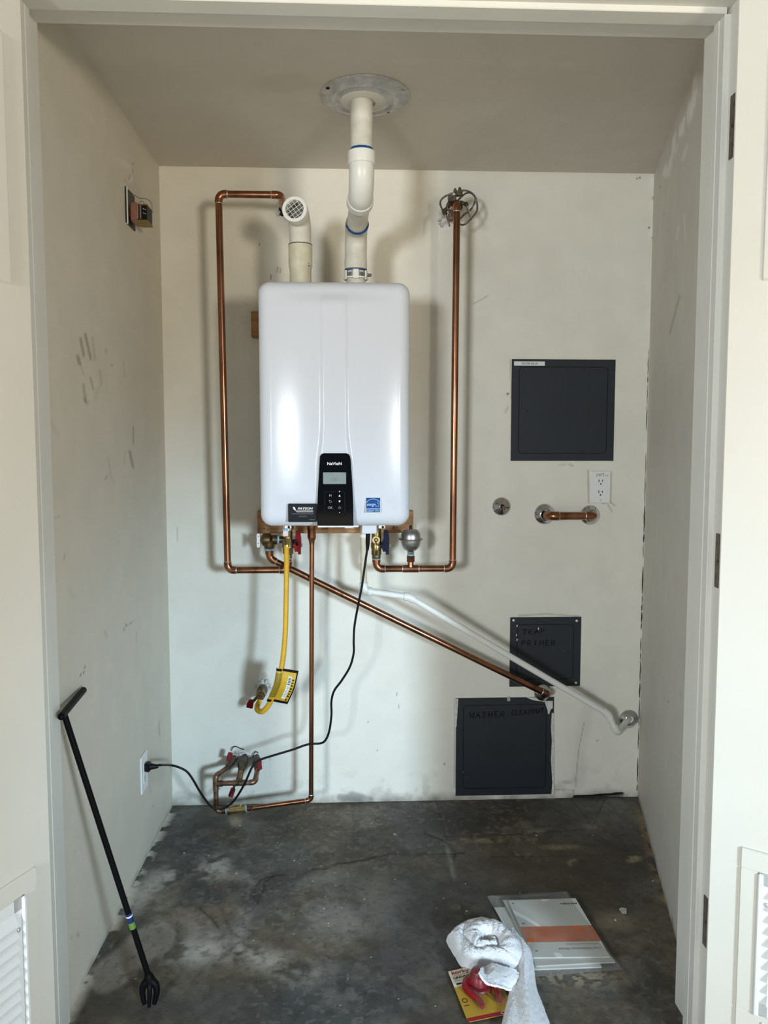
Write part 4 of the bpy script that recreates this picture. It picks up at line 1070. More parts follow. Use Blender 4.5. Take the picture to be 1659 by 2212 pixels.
for i, pts in enumerate(([(978, 417, -.13), (962, 424, -.12), (953, 432, -.10), (951, 441, -.08), (955, 452, -.03), (957, 460, 0.0)],
              [(997, 412, -.14), (1008, 412, -.14), (1020, 418, -.13), (1028, 430, -.12), (1031, 446, -.12), (1029, 458, -.12), (1018, 472, -.12), (1008, 482, -.12), (1000, 486, -.11), (995, 485, -.10)],
              [(990, 432, -.11), (1000, 422, -.11), (1012, 416, -.11), (1023, 421, -.11), (1027, 430, -.10), (1022, 445, -.10), (1014, 456, -.09), (1003, 463, -.08), (995, 472, -.06)],
              [(960, 466, -.08), (968, 474, -.06), (974, 476, -.05), (981, 475, -.04), (992, 470, -.04)])):
    m = MB(); m.tube(smooth_path([P(*q) for q in pts], 6), 0.0032 if i != 3 else 0.0022, 8); part('wire_strand', m, M_wire, wr)

# ------------------------------------------------------------------ gas line
YG = -0.285
gt = P(620, 1136, YG); gas = thing('gas_connector', 'yellow corrugated gas connector hanging from the heater to the wall valve', 'gas line', P(575, 1538, -0.16))
zg = P(620, 1165, YG)[2]
m = MB(); m.cyl(V(gt[0], YG, P(620, 1146, YG)[2]), V(gt[0], YG, HZ0+0.006), 0.0135, 18); part('gas_inlet', m, M_zinc, gas)
ringp(gas, V(gt[0]-0.002, YG, P(620, 1143, YG)[2]), UZ, 0.0145, 0.006, M_tape)
q = P(617.5, 1151.5, YG-0.004); m = MB(); m.box((q[0]-0.0085, YG-0.016, q[2]-0.0095), (q[0]+0.0085, YG+0.01, q[2]+0.0095), 0.002); part('fitting_label', m, mat('label_pinkish', lin(214, 190, 184), 0.5), gas)
m = MB(); m.hexnut(V(gt[0]-0.001, YG, P(620, 1160, YG)[2]), V(gt[0]-0.001, YG, P(620, 1146, YG)[2]), 0.0115); part('nipple', m, M_brass, gas)
m = MB(); m.hexnut(V(gt[0]-0.0005, YG, P(620, 1176, YG)[2]), V(gt[0]-0.0005, YG, P(620, 1164, YG)[2]), 0.0145); part('flare_nut', m, M_brass, gas)
m = MB(); m.cyl(V(gt[0]-0.0005, YG, P(620, 1181, YG)[2]), V(gt[0]-0.0005, YG, P(620, 1172, YG)[2]), 0.0085, 14); part('ferrule', m, M_brassbright, gas)
hpx = [(619, 1178, YG), (619, 1230, YG-.005), (618, 1300, YG-.01), (616, 1370, YG-.012), (611, 1425, YG-.01), (603, 1465, YG), (591, 1500, -0.26), (579, 1525, -0.23), (566, 1537, -0.20), (556, 1533, -0.165), (556, 1524, -0.135), (560, 1516, -0.105)]
hpath = smooth_path([P(*q) for q in hpx], 60)
d = [0.0]
for a, b in zip(hpath[:-1], hpath[1:]): d.append(d[-1]+np.linalg.norm(b-a))
m = MB(); m.tube(hpath, [0.0082+0.0009*math.sin(2*PI*s/0.0042) for s in d], 14); part('corrugated_hose', m, M_yellow, gas)
# tag wrapped round the hose
def tagp(u, v, off=0.0):
    t0 = smooth_path([P(604.5, 1443, YG-.008), P(598, 1478, YG-.004), P(583, 1514, -0.245)], 12)
    def at(p_, v_):
        f_ = min(max(v_, 0.0), 1.0)*(len(p_)-1); i_ = min(len(p_)-2, int(f_)); return p_[i_]*(1-f_+i_)+p_[i_+1]*(f_-i_)
    c = at(t0, v)
    r0 = smooth_path([P(645, 1449, YG-.006), P(636, 1487, YG-.004), P(621, 1521, -0.262)], 12)
    e = at(r0, v)
    if u < 0.42:                                  # round the hose
        a = PI*(1.12-u/0.42*0.95); p = c+V(0.0098*math.cos(a), -0.0098*math.sin(a), -0.001*math.cos(a))
        return p+off*V(math.cos(a), -math.sin(a), 0)
    k = (u-0.42)/0.58; a = PI*0.17
    p = c+V(0.0098*math.cos(a), -0.0098*math.sin(a), 0); p = p*(1-k)+e*k
    return p+off*FY
m = MB(); m.grid(lambda u, v: tagp(u, v), 30, 24); m.grid(lambda u, v: tagp(u, v, -0.0012), 30, 24); tg = part('warning_tag', m, M_tag, gas, 'yellow tag with black border wrapped round the hose')
def patch(u0, u1, v0, v1, off, nu=8, nv=8):
    m = MB(); m.grid(lambda u, v: tagp(u0+(u1-u0)*u, v0+(v1-v0)*v, off), nu, nv); return m
for q in ((0, 1, 0, 0.075), (0, 1, 0.93, 1), (0.955, 1, 0, 1)):
    part('tag_border', patch(*q, 0.0006, 24, 24), M_ink, tg)
part('tag_small_print', patch(0.06, 0.46, 0.14, 0.86, 0.0005, 16, 16), M_tagmottle, tg)
part('barcode_label', patch(0.68, 0.82, 0.20, 0.86, 0.0008, 4, 16), M_white, tg)
for k in range(9):
    v0 = 0.225+k*0.026; part('barcode_bar', patch(0.70, 0.80, v0, v0+(0.018 if k % 3 else 0.011), 0.0012, 3, 2), M_ink, tg)
for k in range(7): part('label_line', patch(0.705+0.013*(k % 3), 0.79, 0.50+k*0.046, 0.515+k*0.046, 0.0012, 3, 2), M_greytext, tg)
for k, (v0, l) in enumerate(((0.27, .05), (0.36, .04), (0.43, .05), (0.52, .05), (0.60, .05), (0.68, .04), (0.745, .055))):
    part('tag_lettering', patch(0.85, 0.915, v0, v0+l*0.75, 0.0010, 3, 2), M_ink, tg)
part('tag_emblem', patch(0.84, 0.91, 0.86, 0.91, 0.0010, 4, 4), M_reddull, tg)
gv0 = P(571, 1485, 0.02); gv1 = P(566, 1512, -0.085)
gsv = thing('gas_shutoff_valve', 'brass gas shutoff valve with red lever on the wall below the tag', 'valve', gv1)
wp = V(P(569, 1486, 0)[0], 0.02, P(569, 1486, 0)[2]); dv = nrm(V(wp[0], -0.085, wp[2])-wp)
m = MB(); m.lathe([(0.0115, 0), (0.0115, 0.03), (0.0165, 0.034), (0.0185, 0.044), (0.0185, 0.068), (0.0165, 0.078), (0.0155, 0.10), (0.0130, 0.104), (0.0110, 0.125)], wp, dv, 20); part('valve_body', m, M_brassdark, gsv)
m = MB(); m.hexnut(wp+dv*0.082, wp+dv*0.108, 0.0175); part('hex_nut', m, M_brass, gsv)
q = P(541, 1521, -0.075); ws = wp+dv*0.07
m = MB(); m.cyl(ws, q, 0.0055, 10); part('valve_stem', m, M_brassdark, gsv)
m = MB(); s_ = 0.0015
m.prism([(-0.013, -0.009), (-0.002, -0.011), (0.001, -0.013), (0.008, -0.013), (0.011, 0.002), (0.011, 0.011), (0.002, 0.015), (-0.006, 0.014), (-0.012, 0.004)], q, UX, UZ, FY, -0.009, 0.009); part('lever_handle', m, M_redh, gsv)

# ------------------------------------------------------------------ recirculation line: vertical copper, check valve, manifold
YR = -0.15
rt = P(674, 1140, YR); rb = P(666, 1728, YR)
rl = P(467, 1752, YR); 
rc = thing('copper_recirculation_pipe', 'thin copper pipe dropping from the heater to the floor and turning left', 'pipe', V(rb[0], YR, rb[2]))
zr = rb[2]; zl = rl[2]
run(rc, [V(rt[0], YR, HZ0+0.004), V((rt[0]+rb[0])/2, YR, zr), P(545, 1745.5, YR)], r12, L=2.4)
m = MB(); m.lathe([(0.0090, 0), (0.0098, 0.012), (0.0135, 0.020), (0.0145, 0.024), (0.0145, 0.048), (0.0165, 0.052), (0.0165, 0.07)], V(rt[0]-0.001, YR, P(674, 1176, YR)[2]), UZ, 18); part('reducer', m, M_elbow, rc)
kc0, kc1 = P(491, 1750.5, YR), P(531, 1746.5, YR); kd = nrm(kc1-kc0)
ck = thing('check_valve', 'brass inline check valve lying just above the floor', 'valve', (kc0+kc1)/2-UZ*0.014)
L_ = np.linalg.norm(kc1-kc0)
m = MB(); m.lathe([(0.0120, 0), (0.0140, 0.002), (0.0140, 0.010), (0.0155, 0.012), (0.0158, L_-0.016), (0.0145, L_-0.014), (0.0145, L_-0.002), (0.012, L_)], kc0, kd, 24); part('valve_body', m, M_brassbright, ck)
m = MB(); m.hexnut(kc0+kd*0.001, kc0+kd*0.010, 0.0155); m.hexnut(kc1-kd*0.012, kc1-kd*0.001, 0.0155); part('hex_end', m, M_brass, ck)
for q, s_ in ((kc0, -1), (kc1, 1)):
    ringp(ck, q+kd*s_*0.002, kd, 0.011, 0.005, M_tape); ringp(ck, q+kd*s_*0.011, kd, 0.0098, 0.014, M_elbow, 'adapter')
YM = -0.15
mf = thing('copper_manifold', 'tarnished copper manifold with three wall stubs low on the wall', 'manifold', P(467, 1755, YM))
zh = P(500, 1692, YM)[2]; xl_ = P(466, 1692, YM)[0]
mL = P(473, 1668, YM)
xm = P(517, 1690, YM)[0]; xr_ = P(551, 1688, YM)[0]
run(mf, [kc0-kd*0.004, V(xl_, YM, zl), V(xl_, YM, P(466, 1676, YM)[2]), P(492, 1658, -0.085)], 0.0085, L=2.2, pm_=M_copperdull, em_=M_copperdull, solder=False)
m = MB(); m.cyl(V(xl_, YM, zl+0.018), V(xl_, YM, zl+0.045), 0.0087, 16); part('bright_pipe', m, M_copper, mf)
run(mf, [V(xl_, YM, zh), V(xr_, YM, zh+0.002), P(556, 1662, -0.095)], 0.0085, L=2.2, pm_=M_copperdull, em_=M_copperdull, solder=False)
m = MB(); m.cyl(V(xl_, YM, zh-0.022), V(xl_, YM, zh+0.022), 0.0102, 16); m.cyl(V(xl_, YM, zh), V(xl_+0.024, YM, zh), 0.0102, 16); part('tee', m, M_copperdull, mf)
m = MB(); m.cyl(V(xm-0.022, YM, zh+0.001), V(xm+0.022, YM, zh+0.001), 0.0102, 16); m.cyl(V(xm, YM, zh), P(520, 1668, -0.105), 0.0100, 16); part('tee', m, M_copperdull, mf)
ringp(mf, V(xm+0.030, YM, zh+0.001), UX, 0.0094, 0.002, M_solder, 'solder_joint')
def stub_valve(fr, wl, hand, label, hl, mt=M_brassdark, big=1.0):
    """ball valve between the wall and the manifold; fr = front pixel+depth, wl = wall pixel."""
    a = P(wl[0], wl[1], 0.02); b = P(*fr); d = nrm(b-a); Ld = np.linalg.norm(b-a)
    t = thing('stub_ball_valve', label, 'valve', b, 'ball valves on the low manifold')
    m = MB(); m.lathe([(0.0085, 0), (0.0085, Ld*0.30), (0.0120, Ld*0.34), (0.0145*big, Ld*0.45), (0.0165*big, Ld*0.58), (0.0150*big, Ld*0.72), (0.0115, Ld*0.84), (0.0105, Ld)], a, d, 20); part('valve_body', m, mt, t)
    hc = P(*hand); bc = a+d*Ld*0.6
    m = MB(); m.cyl(bc, hc, 0.004, 10); part('valve_stem', m, M_brassdark, t)
    m = MB(); ang = hl; R2 = np.array([[math.cos(ang), 0, math.sin(ang)], [0, 1, 0], [-math.sin(ang), 0, math.cos(ang)]])
    m.box(hc-V(0.0085, 0.005, 0.016), hc+V(0.0085, 0.005, 0.016), 0.003, R2, hc); part('lever_handle', m, M_reddull, t)
stub_valve((493, 1657, -0.088), (507, 1632), (496, 1635, -0.082), 'left ball valve with upright red handle on the low manifold', 0.25, M_bronze)
stub_valve((520, 1668, -0.105), (531, 1626), (501, 1712, -0.145), 'middle ball valve with red handle hanging below the low manifold', 0.35, M_bronze, 1.1)
stub_valve((556, 1662, -0.095), (555, 1628), (560, 1653, -0.10), 'right ball valve with red handle beside the black cord', -0.1, M_bronze)
for pts in ([(500, 1622), (503, 1615), (510, 1613), (520, 1617), (527, 1619)], [(546, 1634), (549, 1627), (554, 1624), (558, 1627)]):
    m = MB(); m.tube(smooth_path([P(x, y, -0.012) for x, y in pts], 6), 0.0016, 6)
    solo('loose_wire', m, M_black, 'thin black wire end at the broken plaster, %s the low manifold' % ('above the left of' if pts[0][0] < 520 else 'above the right of'), 'wire')

# ------------------------------------------------------------------ condensate drain
YD = -0.20; rp = 0.0107
cdn = thing('condensate_pipe', 'white plastic drain pipe sloping down to the right to a chrome flange', 'pipe', P(1333, 1590, -0.1))
c1 = P(785.5, 1160, YD); c2 = P(786.5, 1276, YD); c3 = P(884, 1289.5, YD+0.005); c4 = P(1313, 1542, -0.105); c5 = P(1333, 1583, -0.105); c6 = P(1358, 1553, -0.0012)
c2[0] = c1[0]
m = MB(); m.cyl(V(c1[0], YD, HZ0+0.004), V(c1[0], YD, P(786, 1262, YD)[2]), rp, 18); part('riser', m, M_pvccream, cdn)
ringp(cdn, V(c1[0], YD, P(786, 1157, YD)[2]), UZ, 0.0135, 0.010, M_pvc, 'collar')
ringp(cdn, V(c1[0], YD, P(786, 1261.5, YD)[2]), UZ, 0.0118, 0.002, M_ink, 'joint_line')
run(cdn, [V(c1[0], YD, P(786, 1262, YD)[2]), c2, c3, c4, c5, c6], rp, L=2.6, pm_=M_pvc, em_=M_pvc, solder=False, fit=1.3)
escutcheon('wall_flange', V(P(1358, 1553, 0)[0], -0.001, P(1358, 1553, 0)[2]), 0.0345, 'chrome wall flange where the white drain pipe enters the wall', hole=0.016)

# ------------------------------------------------------------------ exhaust vent
re_ = 0.0302; YV = -0.545; YB = -0.262
vx = P(781, 260, YV)[0]; vx2 = P(768.5, 560, YB)[0]
z1v, z2v = 1.972, 1.940
ex = thing('exhaust_vent_pipe', 'white plastic exhaust vent rising from the heater to the ceiling', 'vent pipe', V(vx2, YB, HZ1))
m = MB(); m.cyl(V(vx, YV, P(779, 322, YV)[2]-0.02), V(vx, YV, H+0.03), re_, 28); part('upper_pipe', m, M_pvcold, ex)
m = MB(); zz = P(779, 323, YV)[2]; m.lathe([(re_+0.0006, -0.012), (re_+0.0006, -0.002), (re_+0.0003, 0.001)], V(vx, YV, zz), UZ, 28, caps=False); part('primer_smear', m, M_primer, ex)
def pvc_elbow(root, a, c, b, R, r, hub, mt, nm='elbow'):
    a, c, b = [np.asarray(q, float) for q in (a, c, b)]
    d1, d2 = nrm(c-a), nrm(b-c)
    m = MB(); pth = bend(a, c, b, R, 14); m.tube(pth, r*1.13, 28)
    for p_, d in ((a, d1), (b, -d2)):
        q_ = p_
        m.lathe([(r*1.02, 0.0), (hub, 0.0), (hub, 0.029), (hub*0.985, 0.0315), (r*1.14, 0.0335)], q_, d, 28, caps=False)
    return part(nm, m, mt, root)
rim1 = V(vx+(vx2-vx)*0.28, -0.452, z1v-0.006); rim2 = V(vx+(vx2-vx)*0.72, -0.332, z2v+0.004)
el1c = V(vx, YV, z1v); zhub = P(779, 330, YV)[2]
pvc_elbow(ex, V(vx, YV, zhub), el1c, rim1, 0.062, re_, 0.0378, M_pvc)
m = MB(); m.cyl(rim1-nrm(rim2-rim1)*0.01, rim2+nrm(rim2-rim1)*0.01, re_, 28); part('offset_pipe', m, M_pvcold, ex)
el2c = V(vx2, YB, z2v)
pvc_elbow(ex, rim2, el2c, V(vx2, YB, P(768, 583, YB)[2]), 0.058, re_, 0.0350, M_pvcold)
dd = nrm(rim1-rim2); m = MB(); m.lathe([(re_+0.0005, -0.001), (0.0352, 0.0004), (0.0354, -0.002)], rim2, dd, 28, caps=False); m.lathe([(re_+0.0006, 0), (re_+0.0004, 0.003)], rim2, dd, 28, caps=False); part('primer_ring', m, M_primer, ex)
zc_ = P(768, 584, YB)[2]
m = MB(); m.cyl(V(vx2, YB, HZ1-0.005), V(vx2, YB, zc_+0.01), re_*0.99, 28); part('heater_outlet', m, M_pvcold, ex)
m = MB(); m.lathe([(re_+0.0012, -0.0015), (re_+0.0012, 0.0035)], V(vx2, YB, zc_-0.003), UZ, 28, caps=False); part('primer_ring', m, M_primer, ex)
m = MB(); m.lathe([(0.0385, 0), (0.0385, 0.004), (0.035, 0.0055)], V(vx2, YB, P(768, 604, YB)[2]), UZ, 28); part('adapter_flange', m, M_pvc, ex)
zk = P(768, 598, YB)[2]
m = MB(); m.lathe([(0.0328, 0), (0.0334, 0.0), (0.0334, 0.011), (0.0328, 0.011)], V(vx2, YB, zk-0.002), UZ, 32, caps=False); hc_ = part('hose_clamp', m, M_steel, ex)
m = MB(); m.cyl(V(vx2+0.033, YB-0.016, zk+0.002), V(vx2+0.046, YB-0.008, zk+0.004), 0.0055, 12); part('clamp_screw', m, M_chrome, hc_)
for s_ in (-1, 0, 1):
    m = MB(); a = s_*1.15; m.box((vx2-0.0085, YB-0.0375, zk-0.012), (vx2+0.0085, YB-0.0335, zk+0.016), 0.001, np.array([[math.cos(a), -math.sin(a), 0], [math.sin(a), math.cos(a), 0], [0, 0, 1]]), V(vx2, YB, zk)); part('clamp_tab', m, M_pvc, ex)
# printed barcode on the upper elbow's outer bend
bc = V(vx, YV+0.062, z1v+0.062)
def elb(th, ph, off=0.0005):
    r_ = re_*1.13+off; o = V(0, -math.cos(th), -math.sin(th))
    return bc+o*0.062+r_*(math.cos(ph)*o+math.sin(ph)*UX)
R4 = random.Random(3); t = 0.36
while t < 0.92:
    w_ = R4.choice((0.006, 0.010, 0.018)); m = MB(); m.grid(lambda u, v: elb(t+w_*v, -0.32+0.36*u), 4, 1); part('barcode_bar', m, M_ink, ex); t += w_+R4.choice((0.008, 0.014))
for k in range(8):
    t = 0.32+k*0.085; m = MB(); m.grid(lambda u, v: elb(t+0.05*v, -0.56+0.09*u), 2, 2); part('barcode_digit', m, M_ink, ex)
# ceiling plate
cpn = thing('ceiling_vent_plate', 'round galvanised plate where the vent goes through the ceiling', 'plate', V(P(789, 206, YV)[0], YV, H-0.02))
pc_ = V(P(788.5, 206, YV)[0], YV+0.004, H)
m = MB(); m.lathe([(0.120, 0), (0.121, 0.002), (0.119, 0.005), (0.101, 0.0065), (0.096, 0.0085), (0.092, 0.0145), (0.086, 0.0155), (0.080, 0.0105), (0.074, 0.0105), (0.068, 0.016), (0.060, 0.0165)], pc_, (0, 0, -1), 48, sharp=0.9); pp = part('plate', m, M_galv, cpn)
m = MB(); m.lathe([(0.0625, 0.008), (0.0625, 0.016), (0.060, 0.0185), (0.0335, 0.0205), (0.0325, 0.012)], pc_+V(-0.005, 0, 0), (0, 0, -1), 40, caps=False, sharp=0.9); part('collar', m, mat('collar_white', lin(208, 204, 194), 0.5), cpn)
for (x, y, mt) in ((708, 192, M_dark), (871, 198, M_chrome), (838, 243, M_dark)):
    q = PZ(x, y, H-0.009); m = MB(); m.lathe([(0.005, 0), (0.005, 0.002), (0.0015, 0.003)], V(q[0], q[1], H-0.0065), (0, 0, -1), 10); part('screw', m, mt, pp)

# ------------------------------------------------------------------ air intake
YI = -0.275; ix = P(649, 560, YI)[0]
it = thing('air_intake_pipe', 'cream plastic air intake pipe with a screened elbow facing out', 'vent pipe', V(ix, YI, HZ1))
zb_ = P(649, 530, YI)[2]; ztp = P(649, 583, YI)[2]
m = MB(); m.lathe([(0.0335, HZ1-ztp-0.012), (0.0335, 0.0), (0.0362, 0.013), (0.0362, zb_-ztp)], V(ix, YI, ztp), UZ, 30, sharp=0.3); part('coupling', m, M_pvccream, it)
ringp(it, V(ix, YI, zb_), UZ, 0.0364, 0.0022, M_ink, 'primer_ring', 30)
gcn = P(643, 452, -0.36); fd = nrm(V(-0.13, -1, 0.03))
el = V(ix, YI, gcn[2]-0.002)
fc = el+fd*0.085
m = MB(); m.tube(bend(V(ix, YI, zb_), el, el+fd*0.06, 0.042, 14), 0.0335, 30, caps=False); part('elbow', m, M_pvcold, it)
m = MB(); m.lathe([(0.0336, -0.03), (0.0370, -0.028), (0.0372, 0.0), (0.0360, 0.0012), (0.0275, 0.0012), (0.0272, 0.0), (0.0272, -0.024)], fc, fd, 40, caps=False, sharp=0.5); fr_ = part('screen_rim', m, M_pvc, it)
su = nrm(np.cross(UZ, fd)); sv = np.cross(fd, su)
m = MB(); m.lathe([(0.0001, -0.055), (0.034, -0.055)], fc, fd, 24, caps=False); part('elbow_inside', m, mat('shaded_plastic', lin(112, 112, 106), 0.7), it)  # grey disc, the shade inside the elbow given as its colour
for k in range(-2, 3):
    for ang in (0.62, 0.62+PI/2):
        a, b = math.cos(ang)*su+math.sin(ang)*sv, -math.sin(ang)*su+math.cos(ang)*sv
        o = (k+0.25)*0.0112
        if abs(o) < 0.026:
            l = math.sqrt(0.0272**2-o*o); m = MB(); m.cyl(fc+b*o-a*l-fd*0.003, fc+b*o+a*l-fd*0.003, 0.0008, 6); part('screen_wire', m, M_pvc, fr_)
for (x, y, w_, h_, an) in ((638, 487, 7, 2, 0.3), (667, 573, 6, 2, -0.4), (666, 568, 2, 2, 0)):
    q = P(x, y, YI-0.0345); m = MB(); aa = V(math.cos(an), 0, math.sin(an)); bb = V(-math.sin(an), 0, math.cos(an))
    dx = q[0]-ix; yy = YI-math.sqrt(max(1e-6, 0.0366**2-dx*dx))-0.0002
    q[1] = yy; m.prism([(-w_/2*pm, 0), (0, -h_/2*pm), (w_/2*pm, h_/3*pm), (0, h_*pm)], q, aa, bb, FY, -0.001, 0.0004); part('pen_mark', m, mat('green_ink', lin(50, 84, 84), 0.6), it)

# ================================================================== fixtures on the walls
STROKES = {
 'T': [[(0, 1), (1, 0.97)], [(0.5, 1), (0.5, 0)]], 'R': [[(0.05, 0), (0.08, 1), (0.8, 0.85), (0.75, 0.55), (0.1, 0.45), (0.95, 0)]],
 'A': [[(0, 0), (0.5, 1), (0.95, 0)], [(0.2, 0.38), (0.8, 0.4)]], 'P': [[(0.1, 0), (0.1, 1), (0.85, 0.85), (0.8, 0.55), (0.1, 0.45)]],
 'I': [[(0.5, 1), (0.45, 0)]], 'M': [[(0, 0), (0.15, 1), (0.5, 0.35), (0.85, 1), (1, 0)]], 'E': [[(0.9, 1), (0.1, 0.95), (0.1, 0), (0.9, 0.03)], [(0.1, 0.5), (0.7, 0.52)]],
 'W': [[(0, 1), (0.22, 0), (0.5, 0.7), (0.75, 0), (1, 1)]], 'S': [[(0.9, 0.9), (0.4, 1), (0.15, 0.75), (0.75, 0.4), (0.6, 0.05), (0.05, 0.05)]],
 'H': [[(0.1, 0), (0.12, 1)], [(0.85, 0), (0.88, 1)], [(0.1, 0.5), (0.88, 0.5)]], 'C': [[(0.9, 0.85), (0.5, 1), (0.1, 0.5), (0.45, 0.02), (0.9, 0.12)]],
 'L': [[(0.2, 1), (0.15, 0), (0.8, 0)]], 'N': [[(0.08, 0), (0.12, 1), (0.85, 0), (0.9, 1)]], 'O': [[(0.5, 1), (0.1, 0.55), (0.45, 0), (0.9, 0.5), (0.5, 1)]],
 'U': [[(0.1, 1), (0.15, 0.15), (0.5, 0), (0.85, 0.2), (0.9, 1)]], 'F': [[(0.9, 1), (0.1, 0.97), (0.1, 0)], [(0.1, 0.5), (0.7, 0.5)]],
}
def handwriting(root, txt, px0, px1, hpx, Y, r, mt, wfac=0.72):
    """marker letters from photo pixel px0 to px1 along a line on the plane Y."""
    n = len(txt)
    for i, ch in enumerate(txt):
        if ch == ' ': continue
        m = MB()
        x0 = px0[0]+(px1[0]-px0[0])*i/n; y0 = px0[1]+(px1[1]-px0[1])*i/n; w = (px1[0]-px0[0])/n*wfac
        for st in STROKES[ch]:
            m.tube([P(x0+a*w+b*1.0, y0-b*hpx, Y) for a, b in st], r, 5)
        part('marker_letter', m, mt, root)

def access_panel(label, x0, x1, ztop, zbot, inset, latch, text, screws=()):
    w, h = x1-x0, ztop-zbot; cx, cz = (x0+x1)/2, (ztop+zbot)/2
    t = thing('access_panel', label, 'access panel', V(cx, 0, zbot))
    O = V(cx, 0, cz)
    m = MB(); m.ring(rect_like(w, h, 6), rrect(w-2*inset, h-2*inset, 0.014, 6), O, UX, UZ, FY, 0.0, 0.0035); part('frame', m, M_slate, t)
    m = MB(); m.prism(rrect(w-2*inset+0.004, h-2*inset+0.004, 0.015, 6), O, UX, UZ, FY, -0.001, 0.0006); part('gap', m, M_slategap, t)
    m = MB(); m.prism(rrect(w-2*inset-0.0042, h-2*inset-0.0042, 0.012, 6), O, UX, UZ, FY, 0.0, 0.0036); dr = part('panel_door', m, M_slate, t)
    q = P(*latch, -0.0036); m = MB(); m.lathe([(0.0068, 0), (0.0068, 0.0005), (0.0055, 0.0012), (0.0055, 0.0004), (0.0012, 0.0004)], V(q[0], -0.0034, q[2]), FY, 18); part('cam_latch', m, M_slate, dr)
    for s_ in screws:
        q = P(*s_, -0.0035); m = MB(); m.lathe([(0.005, 0), (0.0045, 0.0015), (0.002, 0.0022), (0.0004, 0.0023)], q, FY, 14); part('screw', m, M_zinc, t)
    return t, dr
a, b = P(1105.5, 776, 0), P(1324, 995.5, 0)
ap, dr = access_panel('large slate-grey access panel labelled water valve', a[0], b[0], a[2], b[2], 0.0255, (1134.5, 888), None)
q0, q1 = P(1110.5, 789.5, -0.004), P(1177, 781, -0.004)
m = MB(); m.box((q0[0], -0.0044, q0[2]), (q1[0], -0.003, q1[2])); lb = part('label_strip', m, M_white, ap)
part('label_lettering', text_mb('WATER VALVE', P(1144, 785.4, -0.0045), UX, UZ, FY, height=0.0078, width=0.057), M_ink, lb)
a, b = P(1102, 1333.5, 0), P(1252, 1481, 0)
ap, dr = access_panel('small slate-grey access panel marked trap primer', a[0], b[0], a[2], b[2], 0.0255, (1222, 1408), None, ((1109.5, 1340), (1246, 1341), (1244, 1475)))
handwriting(dr, 'TRAP', (1128, 1371), (1180, 1368), 11, -0.0037, 0.0017, M_ink)
handwriting(dr, 'PRIMER', (1126, 1394), (1203, 1394), 11, -0.0037, 0.0017, M_ink)
m = MB()
for (x, y) in ((1163, 1358), (1117, 1352), (1116, 1372), (1117, 1382)):
    q = P(x, y, -0.0038); m.prism([(-.002, -.003), (.001, -.004), (.002, .003), (-.001, .004)], q, UX, UZ, FY, 0, 0.0004)
part('paint_spatter', m, M_white, ap, kind='stuff')
a, b = P(985.5, 1508, 0), P(1192.5, 1715.5, 0)
ap, dr = access_panel('large slate-grey access panel by the floor marked washer cleanout', a[0], b[0], a[2], b[2]+0.002, 0.0255, (1003, 1670), None)
handwriting(dr, 'WASHER', (1014, 1551), (1094, 1548), 12.5, -0.0037, 0.0018, M_ink)
handwriting(dr, 'CLEANOUT', (1104, 1545), (1176, 1540), 10.5, -0.0037, 0.0017, M_ink, 0.78)
# paint and filler smeared over the washer panel's edge
M_filler = mat('smeared_filler', lin(206, 204, 194), 0.7, var=0.2, vscale=90)
def smear(poly, Y):
    m = MB(); m.prism([(0, 0)]+[(P(x, y, Y)[0]-P(*poly[0], Y)[0], P(x, y, Y)[2]-P(*poly[0], Y)[2]) for x, y in poly[1:]], P(*poly[0], Y), UX, UZ, FY, -0.001, 0.0008); part('paint_smear', m, M_filler, ap)
smear([(1176, 1514), (1194, 1514), (1194, 1530), (1190, 1532), (1187, 1541), (1184, 1543), (1182, 1532), (1179, 1524)], -0.0042)
smear([(1136, 1506), (1176, 1508), (1176, 1516), (1150, 1512)], -0.0042)
smear([(1192, 1540), (1196, 1540), (1197, 1716), (1191, 1716), (1193, 1690), (1190, 1640), (1192, 1600), (1190, 1570)], -0.0042)
smear([(982, 1510), (990, 1509), (988, 1540), (986, 1570), (983, 1570)], -0.0042)
q = P(1099, 1509, -0.006); m = MB(); m.box((q[0]-0.006, -0.007, q[2]-0.010), (q[0]+0.006, -0.003, q[2]+0.006), 0.002); part('tape_scrap', m, mat('clear_tape', lin(168, 160, 140), 0.4), ap)

# outlets
def outlet_face(root, c, u, v, w, wid=0.0335, hei=0.067):
    m = MB(); m.prism(rrect(wid+0.0016, hei+0.0016, 0.004, 4), c, u, v, w, 0.0046, 0.0051); part('face_gap', m, M_darkgrey, root)
    m = MB(); m.prism(rrect(wid, hei, 0.0035, 4), c, u, v, w, 0.004, 0.0066); f = part('receptacle', m, M_plate, root)
    for s_ in (1, -1):
        o = np.asarray(c)+v*(s_*0.0195)
        for (dx, hh) in ((-0.0063, 0.0046), (0.0063, 0.0040)):
            m = MB(); m.prism([(dx-0.0013, 0.004-hh), (dx+0.0013, 0.004-hh), (dx+0.0013, 0.004+hh), (dx-0.0013, 0.004+hh)], o, u, v, w, 0.0064, 0.0069); part('slot', m, M_dark, f)
        m = MB(); m.prism([(0.0027*math.cos(t), -0.0072+0.0027*max(-0.75, math.sin(t))) for t in np.linspace(0, 2*PI, 14)[:-1]], o, u, v, w, 0.0064, 0.0069); part('slot', m, M_dark, f)
    return f
a, b = P(1275, 1017.5, 0), P(1317.5, 1086.5, 0); oc = V((a[0]+b[0])/2, 0, (a[2]+b[2])/2)
ot = thing('wall_outlet', 'white duplex outlet with pencilled word on the back wall', 'outlet', V(oc[0], 0, b[2]))
m = MB(); m.box((a[0], -0.0052, b[2]), (b[0], 0, a[2]), 0.0022); part('cover_plate', m, M_plate, ot)
outlet_face(ot, oc-UZ*0.001, UX, UZ, FY)
